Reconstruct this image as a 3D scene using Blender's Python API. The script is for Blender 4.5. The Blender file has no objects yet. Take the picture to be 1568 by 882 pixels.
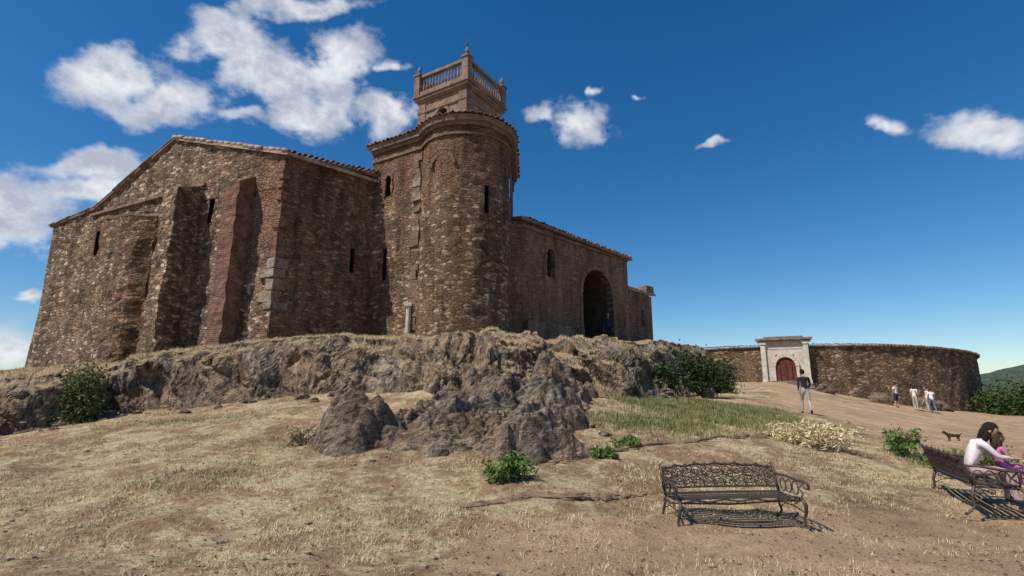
import bpy, math, random, bisect
import numpy as np
from mathutils import Vector, Matrix, noise
from mathutils.bvhtree import BVHTree
random.seed(7)
R=random.random
U=random.uniform
scene=bpy.context.scene
COL=scene.collection

# ------------------------------------------------------------ accumulators
class Acc:
    def __init__(s): s.v=[]; s.f=[]; s.m=[]; s.uv=None
    def add(s,vs,fs,m=0):
        o=len(s.v); s.v.extend([tuple(p) for p in vs])
        for f in fs: s.f.append(tuple(i+o for i in f)); s.m.append(m)
    def box(s,c,ax,ay,az,m=0,j=0.0):
        c=Vector(c);ax=Vector(ax);ay=Vector(ay);az=Vector(az)
        vs=[]
        for k in (-1,1):
            for a,b in ((-1,-1),(1,-1),(1,1),(-1,1)):
                p=c+ax*a+ay*b+az*k
                if j: p=p+Vector((U(-j,j),U(-j,j),U(-j,j)))
                vs.append(p)
        s.add(vs,[(0,3,2,1),(4,5,6,7),(0,1,5,4),(1,2,6,5),(2,3,7,6),(3,0,4,7)],m)
    def tube(s,pts,r,seg=6,m=0,closed=False):
        pts=[Vector(p) for p in pts]; n=len(pts)
        rs=r if isinstance(r,(list,tuple)) else [r]*n
        vs=[]
        for i,p in enumerate(pts):
            if closed: t=pts[(i+1)%n]-pts[i-1]
            else: t=pts[min(i+1,n-1)]-pts[max(i-1,0)]
            if t.length<1e-9: t=Vector((0,0,1))
            t.normalize()
            ref=Vector((0.05,1,0.03)) if abs(t.y)<.85 else Vector((1,0,0))
            a=t.cross(ref).normalized(); b=t.cross(a).normalized()
            for k in range(seg):
                an=2*math.pi*k/seg
                vs.append(p+(a*math.cos(an)+b*math.sin(an))*rs[i])
        fs=[]
        for i in range(n if closed else n-1):
            i2=(i+1)%n
            for k in range(seg):
                k2=(k+1)%seg
                fs.append((i*seg+k,i*seg+k2,i2*seg+k2,i2*seg+k))
        if not closed:
            fs.append(tuple(range(seg))[::-1]); fs.append(tuple((n-1)*seg+k for k in range(seg)))
        s.add(vs,fs,m)
    def ball(s,c,rx,ry,rz,M=None,seg=10,rings=7,m=0,fn=None,skip=None):
        c=Vector(c); vs=[]
        for i in range(rings+1):
            ph=math.pi*i/rings
            for k in range(seg):
                th=2*math.pi*k/seg
                p=Vector((math.sin(ph)*math.cos(th),math.sin(ph)*math.sin(th),math.cos(ph)))
                if fn: p=fn(p)
                vs.append(Vector((p.x*rx,p.y*ry,p.z*rz)))
        fs=[]
        for i in range(rings):
            for k in range(seg):
                k2=(k+1)%seg
                q=(i*seg+k,(i+1)*seg+k,(i+1)*seg+k2,i*seg+k2)
                if skip:
                    cc=sum((Vector((vs[a].x/rx,vs[a].y/ry,vs[a].z/rz)) for a in q),Vector())/4
                    if skip(cc): continue
                fs.append(q)
        if M: vs=[M@p for p in vs]
        s.add([c+p for p in vs],fs,m)
    def obj(s,name,mats,smooth=False,parent=None,loc=None,rot=0):
        me=bpy.data.meshes.new(name); me.from_pydata(s.v,[],s.f)
        if not isinstance(mats,(list,tuple)): mats=[mats]
        for mt in mats: me.materials.append(mt)
        me.polygons.foreach_set('material_index',s.m)
        if smooth: me.polygons.foreach_set('use_smooth',[True]*len(s.f))
        me.update()
        o=bpy.data.objects.new(name,me); COL.objects.link(o)
        if loc is not None: o.location=loc; o.rotation_euler=(0,0,rot)
        if parent: par(o,parent)
        return o
def par(o,e):
    o.parent=e; o.matrix_parent_inverse=Matrix.Translation(-Vector(e.location))
def empty(name,loc):
    e=bpy.data.objects.new(name,None); e.location=loc; COL.objects.link(e); e.empty_display_size=.5; return e

# ------------------------------------------------------------ materials
class NT:
    def __init__(s,name):
        s.mat=bpy.data.materials.new(name); s.mat.use_nodes=True
        s.t=s.mat.node_tree; s.b=s.t.nodes['Principled BSDF']
        s.b.inputs['Specular IOR Level'].default_value=.2
        s.b.inputs['Roughness'].default_value=.9
    def n(s,ty,**k):
        nd=s.t.nodes.new(ty)
        for a,b in k.items(): setattr(nd,a,b)
        return nd
    def l(s,a,b): s.t.links.new(a,b)
    def val(s,sock,v):
        if hasattr(v,'is_output') or hasattr(v,'links'): s.l(v,sock)
        else: sock.default_value=v
    def coord(s,scale=(1,1,1)):
        tc=s.n('ShaderNodeTexCoord'); mp=s.n('ShaderNodeMapping'); mp.inputs['Scale'].default_value=scale
        s.l(tc.outputs['Object'],mp.inputs['Vector']); return mp.outputs[0]
    def noise(s,vec,scale,detail=4,rough=.6,out='Fac'):
        nd=s.n('ShaderNodeTexNoise'); s.l(vec,nd.inputs['Vector'])
        nd.inputs['Scale'].default_value=scale; nd.inputs['Detail'].default_value=detail; nd.inputs['Roughness'].default_value=rough
        return nd.outputs[out]
    def ramp(s,fac,stops,interp='LINEAR'):
        r=s.n('ShaderNodeValToRGB'); r.color_ramp.interpolation=interp; s.l(fac,r.inputs[0])
        el=r.color_ramp.elements
        while len(el)<len(stops): el.new(.5)
        for e,(p,c) in zip(el,stops):
            e.position=p; e.color=(c[0],c[1],c[2],1) if isinstance(c,(tuple,list)) else (c,c,c,1)
        return r.outputs[0]
    def mix(s,fac,a,b,mode='MIX'):
        m=s.n('ShaderNodeMix',data_type='RGBA',blend_type=mode)
        s.val(m.inputs[0],fac)
        for sock,x in ((m.inputs[6],a),(m.inputs[7],b)):
            if isinstance(x,(tuple,list)): sock.default_value=(x[0],x[1],x[2],1)
            else: s.l(x,sock)
        return m.outputs[2]
    def math(s,op,a,b=0,c=0,clamp=False):
        m=s.n('ShaderNodeMath',operation=op); m.use_clamp=clamp
        for i,x in enumerate((a,b,c)):
            if i<len(m.inputs): s.val(m.inputs[i],x)
        return m.outputs[0]
    def bump(s,h,dist=.05,strength=1.0,prev=None):
        b=s.n('ShaderNodeBump'); b.inputs['Distance'].default_value=dist; b.inputs['Strength'].default_value=strength
        s.l(h,b.inputs['Height'])
        if prev: s.l(prev,b.inputs['Normal'])
        return b.outputs[0]

def rubble(name,stones,mortar,scale=3.2,flat=1.7,brick=None,brick_z=None,brick_amt=.35,bump=.07,stain=1.0,corner=None,patch=.55,gain=1.0):
    warm=(gain*1.10,gain*.98,gain*.86)
    stones=[tuple(x*g for x,g in zip(c,warm)) for c in stones]; mortar=tuple(x*g for x,g in zip(mortar,warm))
    k=NT(name); co=k.coord((1,1,flat))
    nz=k.n('ShaderNodeTexNoise'); k.l(co,nz.inputs['Vector']); nz.inputs['Scale'].default_value=2.5; nz.inputs['Detail'].default_value=2
    dv=k.n('ShaderNodeVectorMath',operation='MULTIPLY_ADD'); k.l(nz.outputs['Color'],dv.inputs[0]); dv.inputs[1].default_value=(.3,.3,.3); k.l(co,dv.inputs[2])
    v=k.n('ShaderNodeTexVoronoi'); k.l(dv.outputs[0],v.inputs['Vector']); v.inputs['Scale'].default_value=scale
    ve=k.n('ShaderNodeTexVoronoi',feature='DISTANCE_TO_EDGE'); k.l(dv.outputs[0],ve.inputs['Vector']); ve.inputs['Scale'].default_value=scale
    sep=k.n('ShaderNodeSeparateColor'); k.l(v.outputs['Color'],sep.inputs[0])
    n=len(stones); col=k.ramp(sep.outputs[0],[((i+.0)/n,c) for i,c in enumerate(stones)],'CONSTANT')
    fine=k.noise(co,14,3,.75)
    col=k.mix(1.0,col,k.ramp(fine,[(.25,.4),(.5,1.0),(.75,1.8)]),'MULTIPLY')
    mm=k.ramp(ve.outputs[0],[(.02,1.0),(.10,0.0)])
    mortc=k.mix(k.noise(co,3,3),mortar,tuple(x*.35 for x in mortar))
    col=k.mix(mm,col,mortc)
    big=k.noise(k.coord(),.55,4,.65)
    col=k.mix(k.ramp(big,[(.5,0.0),(.66,patch)]),col,tuple(x*.85 for x in mortar))
    if brick:
        tc=k.n('ShaderNodeTexCoord'); bt=k.n('ShaderNodeTexBrick'); k.l(tc.outputs['UV'],bt.inputs['Vector'])
        bt.inputs['Scale'].default_value=1.0; bt.inputs['Brick Width'].default_value=.30; bt.inputs['Row Height'].default_value=.075
        bt.inputs['Mortar Size'].default_value=.012; bt.inputs['Color1'].default_value=(*brick,1); bt.inputs['Color2'].default_value=(brick[0]*.55,brick[1]*.6,brick[2]*.6,1)
        bt.inputs['Mortar'].default_value=(*[x*.85 for x in mortar],1)
        bcol=k.mix(.8,bt.outputs[0],k.ramp(fine,[(.25,.45),(.75,1.45)]),'MULTIPLY')
        bm=k.noise(k.coord((1,1,.5)),.8,4,.7)
        m=k.ramp(bm,[(.60-brick_amt*.3,0.0),(.68-brick_amt*.3,.9)])
        sp=k.n('ShaderNodeSeparateXYZ'); k.l(k.coord(),sp.inputs[0])
        if brick_z is not None:
            zz=k.math('MULTIPLY_ADD',bm,2.6,sp.outputs[2])
            z2=k.math('SUBTRACT',zz,brick_z+1.3); z3=k.math('MULTIPLY',z2,1.6,clamp=True)
            m=k.math('MAXIMUM',m,z3)
        if corner is not None:
            xx=k.math('MULTIPLY_ADD',k.noise(k.coord((1,1,1)),2.2,3),1.6,sp.outputs[0])
            a=k.math('MULTIPLY',k.math('SUBTRACT',xx,corner[0]+.8),3.0,clamp=True)
            zz=k.math('MULTIPLY_ADD',bm,2.2,sp.outputs[2])
            b_=k.math('MULTIPLY',k.math('SUBTRACT',zz,corner[1]+1.1),3.0,clamp=True)
            m=k.math('MAXIMUM',m,k.math('MULTIPLY',k.math('MULTIPLY',a,b_),.9))
        col=k.mix(m,col,bcol)
    st=k.noise(k.coord((1.3,1.3,.22)),1.1,4,.7)
    col=k.mix(stain,col,k.ramp(st,[(.3,.4),(.5,.95),(.68,1.4)]),'MULTIPLY')
    g2=k.noise(k.coord((1,1,1)),2.3,4,.7)
    col=k.mix(k.ramp(g2,[(.5,0.0),(.72,.3)]),col,(.08,.06,.045))
    k.l(col,k.b.inputs['Base Color'])
    h=k.ramp(ve.outputs[0],[(0.0,0.0),(.2,1.0)])
    nb=k.bump(h,bump,1.0); nb=k.bump(k.noise(co,7,4,.75),.08,1.0,nb)
    k.l(nb,k.b.inputs['Normal'])
    return k.mat
def brickmat(name,c,w=(1.38,.32),mortar=(.28,.2,.15),dark=.6,scale=1.6):
    k=NT(name); sp=k.n('ShaderNodeSeparateXYZ'); k.l(k.coord(),sp.inputs[0])
    u=k.math('ADD',k.math('MULTIPLY',sp.outputs[0],w[0]),k.math('MULTIPLY',sp.outputs[1],w[1]))
    cb=k.n('ShaderNodeCombineXYZ'); k.l(u,cb.inputs[0]); k.l(sp.outputs[2],cb.inputs[1])
    bt=k.n('ShaderNodeTexBrick'); k.l(cb.outputs[0],bt.inputs['Vector']); bt.inputs['Scale'].default_value=1
    bt.inputs['Brick Width'].default_value=.3; bt.inputs['Row Height'].default_value=.08; bt.inputs['Mortar Size'].default_value=.012
    bt.inputs['Color1'].default_value=(*c,1); bt.inputs['Color2'].default_value=(c[0]*.55,c[1]*.6,c[2]*.65,1); bt.inputs['Mortar'].default_value=(*mortar,1)
    col=k.mix(1.0,bt.outputs[0],k.ramp(k.noise(k.coord(),scale,5,.75),[(.32,dark),(.68,1.3)]),'MULTIPLY')
    col=k.mix(k.ramp(k.noise(k.coord((1,1,.3)),1.3,4,.7),[(.48,0.0),(.7,.6)]),col,(.14,.11,.085))
    k.l(col,k.b.inputs['Base Color'])
    nb=k.bump(k.noise(k.coord(),10,4,.75),.06,1.0); k.l(nb,k.b.inputs['Normal'])
    return k.mat
def plain(name,c,var=.3,scale=3,rough=.85,bump=.01,metal=0,spec=.2,c2=None):
    k=NT(name); co=k.coord(); n1=k.noise(co,scale,4,.7)
    c2=c2 or tuple(x*(1-var*1.4) for x in c)
    col=k.ramp(n1,[(.3,c2),(.7,tuple(min(1,x*(1+var*.5)) for x in c))])
    k.l(col,k.b.inputs['Base Color']); k.b.inputs['Roughness'].default_value=rough; k.b.inputs['Metallic'].default_value=metal
    k.b.inputs['Specular IOR Level'].default_value=spec
    if bump: k.l(k.bump(k.noise(co,scale*4,3),bump),k.b.inputs['Normal'])
    return k.mat
def leafmat(name,c1,c2,scale=6):
    k=NT(name); co=k.coord(); col=k.ramp(k.noise(co,scale,2,.8),[(.35,c1),(.65,c2)])
    k.l(col,k.b.inputs['Base Color']); k.b.inputs['Roughness'].default_value=.7
    return k.mat

M_fac=rubble('facade_rubble',[(.09,.07,.057),(.17,.13,.10),(.25,.195,.148),(.12,.092,.073),(.33,.265,.20),(.20,.13,.095),(.46,.40,.33),(.145,.115,.092)],(.33,.25,.18),3.9,1.8,brick=(.30,.12,.08),brick_amt=.08,corner=(-11.0,6.9),patch=.45,gain=1.18)
M_side=rubble('side_rubble',[(.085,.063,.048),(.15,.107,.078),(.21,.15,.105),(.115,.083,.06),(.27,.195,.14),(.18,.11,.077)],(.27,.185,.125),3.7,1.8,brick=(.23,.11,.073),brick_amt=.18,patch=.5,gain=1.2)
M_apse=rubble('apse_rubble',[(.095,.07,.052),(.155,.113,.08),(.24,.18,.13),(.12,.09,.066),(.38,.30,.225),(.18,.11,.077)],(.27,.19,.13),4.0,2.1,brick=(.27,.135,.09),brick_z=9.8,brick_amt=.08,patch=.45,gain=1.2)
M_wing=rubble('wing_rubble',[(.145,.1,.075),(.20,.143,.105),(.25,.175,.127),(.165,.113,.083)],(.30,.21,.15),3.4,1.8,brick=(.26,.15,.105),brick_amt=.5,bump=.05,patch=.6,gain=1.2)
M_ring=rubble('bullring_rubble',[(.12,.09,.066),(.18,.135,.097),(.24,.18,.13),(.15,.112,.083),(.35,.275,.21)],(.25,.178,.122),3.0,1.8,bump=.1,gain=1.08)
M_brick=brickmat('old_brick',(.26,.14,.095),dark=.5)
M_red=brickmat('red_brick',(.30,.11,.072),w=(.6,1.4),dark=.35,scale=2.6)
M_tower=brickmat('tower_brick',(.35,.21,.145),mortar=(.33,.245,.18),dark=.5)
M_tile=plain('roof_tile',(.27,.17,.125),.5,2.5,.9,.02,c2=(.09,.07,.06))
M_tiletop=plain('weathered_tile',(.42,.31,.24),.4,3,.9,.03,c2=(.18,.13,.105))
M_pale=plain('pale_stone',(.38,.32,.245),.35,4,.9,.05,c2=(.14,.11,.085))
M_lime=plain('lime_plaster',(.60,.53,.45),.25,2,.9,.02,c2=(.40,.32,.26))
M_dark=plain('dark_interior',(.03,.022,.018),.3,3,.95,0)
M_reveal=plain('shade_dark_reveal',(.09,.065,.048),.4,3,.95,.03)  # stone colour darkened to stand in for shade inside the arched openings
M_door=plain('painted_door',(.15,.045,.03),.4,5,.7,.01)
M_wood=plain('dark_wood',(.08,.05,.035),.3,5,.8,.01)
M_iron=plain('cast_iron',(.035,.032,.03),.4,14,.5,.004,metal=.3,spec=.5,c2=(.09,.06,.045))
M_litter=plain('litter',(.12,.07,.04),.5,9,.9,0)

def rockmat(name,grass=True,base=((.10,.085,.075),(.22,.185,.155),(.33,.275,.22)),ochre=.55,gt=.70,tilt=(.5,.5,.4),st=(1,1,2.2),s3=4.5):
    k=NT(name)
    rot=k.n('ShaderNodeMapping'); k.l(k.coord(),rot.inputs['Vector']); rot.inputs['Rotation'].default_value=tilt
    m2=k.n('ShaderNodeMapping'); k.l(rot.outputs[0],m2.inputs['Vector']); m2.inputs['Scale'].default_value=st
    n1=k.noise(m2.outputs[0],1.3,6,.78); n2=k.noise(k.coord((1,1,1)),.6,3); n3=k.noise(m2.outputs[0],s3,5,.8)
    col=k.ramp(n1,[(.36,base[0]),(.5,base[1]),(.62,base[2])])
    col=k.mix(k.ramp(n2,[(.42,0.0),(.58,ochre)]),col,(.36,.235,.15))
    col=k.mix(1.0,col,k.ramp(n3,[(.33,.4),(.5,1.0),(.66,1.65)]),'MULTIPLY')
    vo=k.n('ShaderNodeTexVoronoi',feature='DISTANCE_TO_EDGE'); k.l(m2.outputs[0],vo.inputs['Vector']); vo.inputs['Scale'].default_value=2.6
    crk=k.ramp(k.math('ADD',vo.outputs[0],k.math('MULTIPLY',k.math('SUBTRACT',n3,.5),.5)),[(0.0,.3),(.05,1.0)])
    col=k.mix(.7,col,crk,'MULTIPLY')
    if grass:
        g=k.n('ShaderNodeNewGeometry'); sp=k.n('ShaderNodeSeparateXYZ'); k.l(g.outputs['Normal'],sp.inputs[0])
        f=k.math('ADD',sp.outputs[2],k.math('MULTIPLY',k.math('SUBTRACT',n1,.5),1.1))
        f=k.ramp(f,[(gt,0.0),(gt+.10,1.0)])
        gc=k.ramp(k.noise(k.coord(),5,4,.7),[(.3,(.34,.225,.13)),(.55,(.58,.42,.25)),(.72,(.33,.28,.14))])
        col=k.mix(f,col,gc)
    k.l(col,k.b.inputs['Base Color'])
    nb=k.bump(n1,.35,1.0); nb=k.bump(n3,.14,1.0,nb); nb=k.bump(k.noise(k.coord(),18,4,.75),.03,1,nb); k.l(nb,k.b.inputs['Normal'])
    return k.mat
M_cliff=rockmat('cliff_rock',True,((.065,.052,.042),(.23,.182,.138),(.46,.38,.295)),.6,.72,(.15,.25,0),(1.5,1.5,.75))
M_rock=rockmat('bare_rock',False,((.07,.06,.05),(.21,.17,.135),(.40,.33,.26)),.4)
M_outc=rockmat('outcrop_rock',True,((.06,.05,.042),(.24,.195,.15),(.50,.41,.32)),.5,.84,(.6,.5,.5),(1,1,2.6),6)

def groundmat():
    k=NT('dry_ground'); co=k.coord()
    at=k.n('ShaderNodeVertexColor',layer_name='mask'); sp=k.n('ShaderNodeSeparateColor'); k.l(at.outputs[0],sp.inputs[0])
    n1=k.noise(co,.9,5,.7); n2=k.noise(co,9,6,.8); n3=k.noise(co,2.6,5,.75); n4=k.noise(co,45,3,.8)
    straw=k.ramp(n2,[(.3,(.33,.245,.13)),(.5,(.58,.45,.26)),(.66,(.84,.71,.47))])
    soil=k.ramp(n2,[(.3,(.24,.14,.078)),(.52,(.43,.27,.155)),(.72,(.58,.40,.25))])
    sand=k.ramp(n3,[(.3,(.46,.29,.17)),(.7,(.65,.45,.28))])
    f=k.ramp(k.math('MULTIPLY_ADD',n3,.5,k.math('MULTIPLY',n1,.5)),[(.47,0.0),(.53,1.0)])
    col=k.mix(f,soil,straw)
    bare=k.math('ADD',sp.outputs[0],k.math('MULTIPLY',k.math('SUBTRACT',n3,.5),1.5))
    col=k.mix(k.ramp(bare,[(.4,0.0),(.85,1.0)]),col,sand)
    gr=k.math('ADD',sp.outputs[1],k.math('MULTIPLY',k.math('SUBTRACT',n3,.5),1.6))
    col=k.mix(k.ramp(gr,[(.4,0.0),(.85,.85)]),col,k.ramp(n2,[(.3,(.12,.12,.045)),(.7,(.31,.29,.13))]))
    dk=k.noise(k.coord(),.45,5,.7)
    col=k.mix(1.0,col,k.ramp(dk,[(.35,.72),(.6,1.08)]),'MULTIPLY')
    col=k.mix(.75,col,k.ramp(n4,[(.3,.4),(.6,1.2)]),'MULTIPLY')
    rr=k.ramp(sp.outputs[2],[(.2,0.0),(.8,1.0)])
    col=k.mix(rr,col,k.ramp(n3,[(.3,(.03,.05,.02)),(.7,(.10,.12,.05))]))
    k.l(col,k.b.inputs['Base Color'])
    nb=k.bump(n3,.12,.9); nb=k.bump(n2,.09,1.0,nb); nb=k.bump(n4,.015,1,nb); k.l(nb,k.b.inputs['Normal'])
    return k.mat
M_ground=groundmat()

# ------------------------------------------------------------ terrain
LC=[-1.3,-.95,-.7,-.45,-.2,0,.15,.3,.5,.65,.8,1.0,1.3]
ROWS=[(3,[0]*13),(5.5,[0,0,0,0,0,0,0,0,0,0,0,0,0]),
(7,[.1,.1,.1,.1,.1,.1,.1,.08,.03,0,0,0,0]),
(9,[.2,.3,.4,.45,.5,.5,.45,.35,.2,.1,.05,0,0]),
(12,[.2,.4,.65,.8,.9,.95,.9,.75,.5,.3,.1,0,-.1]),
(16,[.1,.4,.95,1.45,1.65,1.7,1.4,1.1,.75,.4,.1,0,-.2]),
(21,[.1,.3,.9,1.5,1.6,1.6,1.55,1.4,.95,.45,.05,-.1,-.3]),
(30,[0,.2,1,1.5,1.6,1.6,1.6,1.6,1.7,.85,.15,-.2,-.5]),
(36,[-1,0,1,1.5,1.6,1.6,1.6,1.8,2.15,.95,.1,-.3,-.8]),
(42,[-2,0,1,1.5,1.6,1.6,1.6,2.0,2.45,1.2,.3,-.4,-1]),
(60,[-4,-1,1,1.5,1.6,1.6,1.6,2.0,2.4,1.3,.1,-2,-5]),
(120,[-14,-12,-8,-6,-6,-6,-6,-6,-6,-8,-10,-14,-16]),
(400,[-50]*13),(3500,[-90]*13)]
RY=[r[0] for r in ROWS]
def Hraw(x,y):
    yy=min(max(y,3.0),3499.); l=min(max(x/max(yy,3.),-1.299),1.299)
    i=max(0,min(len(RY)-2,bisect.bisect_right(RY,yy)-1)); f=(yy-RY[i])/(RY[i+1]-RY[i])
    j=max(0,min(11,bisect.bisect_right(LC,l)-1)); g=(l-LC[j])/(LC[j+1]-LC[j])
    a=ROWS[i][1];b=ROWS[i+1][1]
    return (a[j]*(1-g)+a[j+1]*g)*(1-f)+(b[j]*(1-g)+b[j+1]*g)*f
def H(x,y):
    e=.8
    h=(Hraw(x,y)*2+Hraw(x+e,y)+Hraw(x-e,y)+Hraw(x,y+e)+Hraw(x,y-e))/6
    h+=.10*noise.noise(Vector((x*.35,y*.35,1)))+.08*noise.noise(Vector((x*1.1,y*1.1,5)))+.03*noise.noise(Vector((x*3.2,y*3.2,9)))
    return h
def lines(a,b,step,lo,hi,g=1.13):
    L=list(np.arange(a,b,step)); d=step
    x=L[-1]
    while x<hi: d*=g; x+=d; L.append(x)
    d=step; x=L[0]
    while x>lo: d*=g; x-=d; L.insert(0,x)
    return L
XL=lines(-14,15,.13,-2500,2500); YL=lines(4.2,17,.11,-60,3400,1.11)
def sm(a,b,x):
    t=min(1,max(0,(x-a)/(b-a))); return t*t*(3-2*t)
def seg_d(px,py,pts):
    best=1e9
    for (ax,ay),(bx,by) in zip(pts[:-1],pts[1:]):
        dx,dy=bx-ax,by-ay; t=max(0,min(1,((px-ax)*dx+(py-ay)*dy)/(dx*dx+dy*dy)))
        best=min(best,math.hypot(px-ax-dx*t,py-ay-dy*t))
    return best
PATHC=[(21.0,41),(17,31),(13.2,22.5),(14.5,16),(13,9)]
def masks(x,y):
    bare=0
    bare=max(bare,1-sm(5.6+.22*x,7.8+.25*x,y) if x>-.5 else (1-sm(4.8,6.4,y))*.5)
    if y>8: bare=max(bare,1-sm(1.3,2.8,seg_d(x,y,PATHC)))
    l=x/max(y,3)
    if y>13: bare=max(bare,sm(.6,.7,l))
    g=0
    for (cx,cy,rx,ry,a) in ((5.2,16.5,2.8,3.6,1),(-4.6,8.3,1.5,1.2,.5),(-4.4,10.6,1.8,1,.45),(3.4,12.6,2.2,1.6,.7),(-8.5,13.5,3,.8,.55),(-7,7,1.4,.8,.4),(3.4,9,1.5,.8,.4),(9.2,11.2,1.6,1.3,.6),(7.6,18,2.4,3.4,.95)):
        d=math.hypot((x-cx)/rx,(y-cy)/ry); g=max(g,a*(1-sm(.2,1.3,d)))
    r=sm(45,70,math.hypot(x,y))
    return bare,g,r
gv=[];gc=[]
nx=len(XL);ny=len(YL)
for y in YL:
    for x in XL:
        gv.append((x,y,H(x,y))); b,g,r=masks(x,y); gc.append((b,g,r,1))
gf=[(j*nx+i,j*nx+i+1,(j+1)*nx+i+1,(j+1)*nx+i) for j in range(ny-1) for i in range(nx-1)]
me=bpy.data.meshes.new('ground'); me.from_pydata(gv,[],gf); me.materials.append(M_ground)
ca=me.color_attributes.new('mask','FLOAT_COLOR','POINT'); ca.data.foreach_set('color',np.array(gc,dtype=np.float32).ravel())
me.polygons.foreach_set('use_smooth',[True]*len(gf)); me.update()
ground=bpy.data.objects.new('ground',me); COL.objects.link(ground)

# ------------------------------------------------------------ plateau with rock cliff
PER=[(-26,12.0,1.3,-.2),(-20,13.5,1.7,0),(-14.6,15.6,1.9,.3),(-13.6,17.3,2.3,.8),(-12.2,17.7,2.85,1.05),(-9.2,17,3.15,1.3),(-5.75,16.7,3.33,1.5),(-2.3,16.5,3.33,1.6),(0,16.7,3.4,1.6),(1.4,17.4,3.45,1.5),(3.9,19.3,3.5,1.5),(9.1,26,3.95,1.5),(11,31,4.05,1.5),(12,40,4.0,1.5)]
BAK=[(-60,30,1.6),(-44,31,2.0),(-30,34,3.0),(-26,36,3.3),(-20,38,3.7),(-14,38,3.9),(-8,38,4.1),(-4,38,4.2),(0,38,4.3),(2,38,4.3),(4,38,4.3),(7,39,4.3),(9,40,4.3),(10,42,4.2)]
def catmull(P,n):
    out=[]
    for i in range(len(P)-1):
        p0=P[max(i-1,0)];p1=P[i];p2=P[i+1];p3=P[min(i+2,len(P)-1)]
        for k in range(n):
            t=k/n
            out.append(tuple(.5*((2*b)+(-a+c)*t+(2*a-5*b+4*c-d)*t*t+(-a+3*b-3*c+d)*t**3) for a,b,c,d in zip(p0,p1,p2,p3)))
    out.append(P[-1]); return out
def rdg(q): return 1-2*abs(noise.noise(q))
def crk(q,c=.5):
    vd=noise.voronoi(q)[0]; return min(c,vd[1]-vd[0])
pf=catmull(PER,72); bk=catmull(BAK,72)
CR=44; TR=26
cols=[]
for i,(a,b) in enumerate(zip(pf,bk)):
    q0=pf[max(i-9,0)];q1=pf[min(i+9,len(pf)-1)]
    d=Vector((q1[0]-q0[0],q1[1]-q0[1])).normalized(); n=Vector((d.y,-d.x,0))
    col=[]
    jut=1+1.4*sm(-3.5,-1.5,a[0])*(1-sm(4,6,a[0]))+.6*(1-sm(-14,-9,a[0]))
    topz=a[2]+.08*jut*rdg(Vector((a[0]*1.0,a[1]*1.0,3)))+.16*jut*crk(Vector((a[0]*1.9,a[1]*1.9,3)),.6)+.2*noise.noise(Vector((a[0]*.35,a[1]*.35,8)))-.08*jut
    bot=a[3]-.6
    for r in range(CR):
        t=r/(CR-1); z=bot+(topz-bot)*t
        sx=a[0]+z*.35; q=Vector((sx,a[1],z*.6))
        w=Vector((noise.noise(q*1.1),noise.noise(q*1.1+Vector((7,0,0))),noise.noise(q*1.1+Vector((0,7,0)))))*.35
        q=q+w
        dsp=1.0*noise.noise(q*.42)+.26*rdg(q*.8)+.62*crk(q*.85,.55)+.34*crk(q*1.9+Vector((3,3,3)),.55)+.17*crk(Vector((q.x*4.2,q.y*4.2,q.z*3.4)),.5)+.07*crk(q*9,.5)+.05*noise.noise(q*8)
        prof=1.0*(1-t)**1.4+(-.3*sm(.8,1,t))
        p=Vector((a[0],a[1],z))+n*(dsp*(.55+.4*jut*.7)*(1-.3*sm(.9,1,t))+prof-.45); p.z+=.10*noise.noise(Vector((p.x*1.7,p.y*1.7,z*2)))
        col.append(p)
    e=col[-1]
    for r in range(1,TR+1):
        t=(r/TR)**2.0
        p=Vector((e.x*(1-t)+b[0]*t,e.y*(1-t)+b[1]*t,topz+(b[2]-topz)*(t**.5)))
        p.z+=.06*noise.noise(Vector((p.x*.8,p.y*.8,2)))+.03*noise.noise(Vector((p.x*3,p.y*3,2)))
        col.append(p)
    cols.append(col)
A=Acc(); N=CR+TR
vs=[p for c in cols for p in c]
fs=[(i*N+j,(i+1)*N+j,(i+1)*N+j+1,i*N+j+1) for i in range(len(cols)-1) for j in range(N-1)]
A.add(vs,fs); plateau=A.obj('rock_plateau',M_cliff,False)
bvh=BVHTree.FromPolygons([Vector(v) for v in A.v],A.f)
def gz(x,y):
    h=H(x,y); hit=bvh.ray_cast(Vector((x,y,50)),Vector((0,0,-1)))
    if hit[0] and hit[0].z>h: return hit[0].z
    return h

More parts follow.
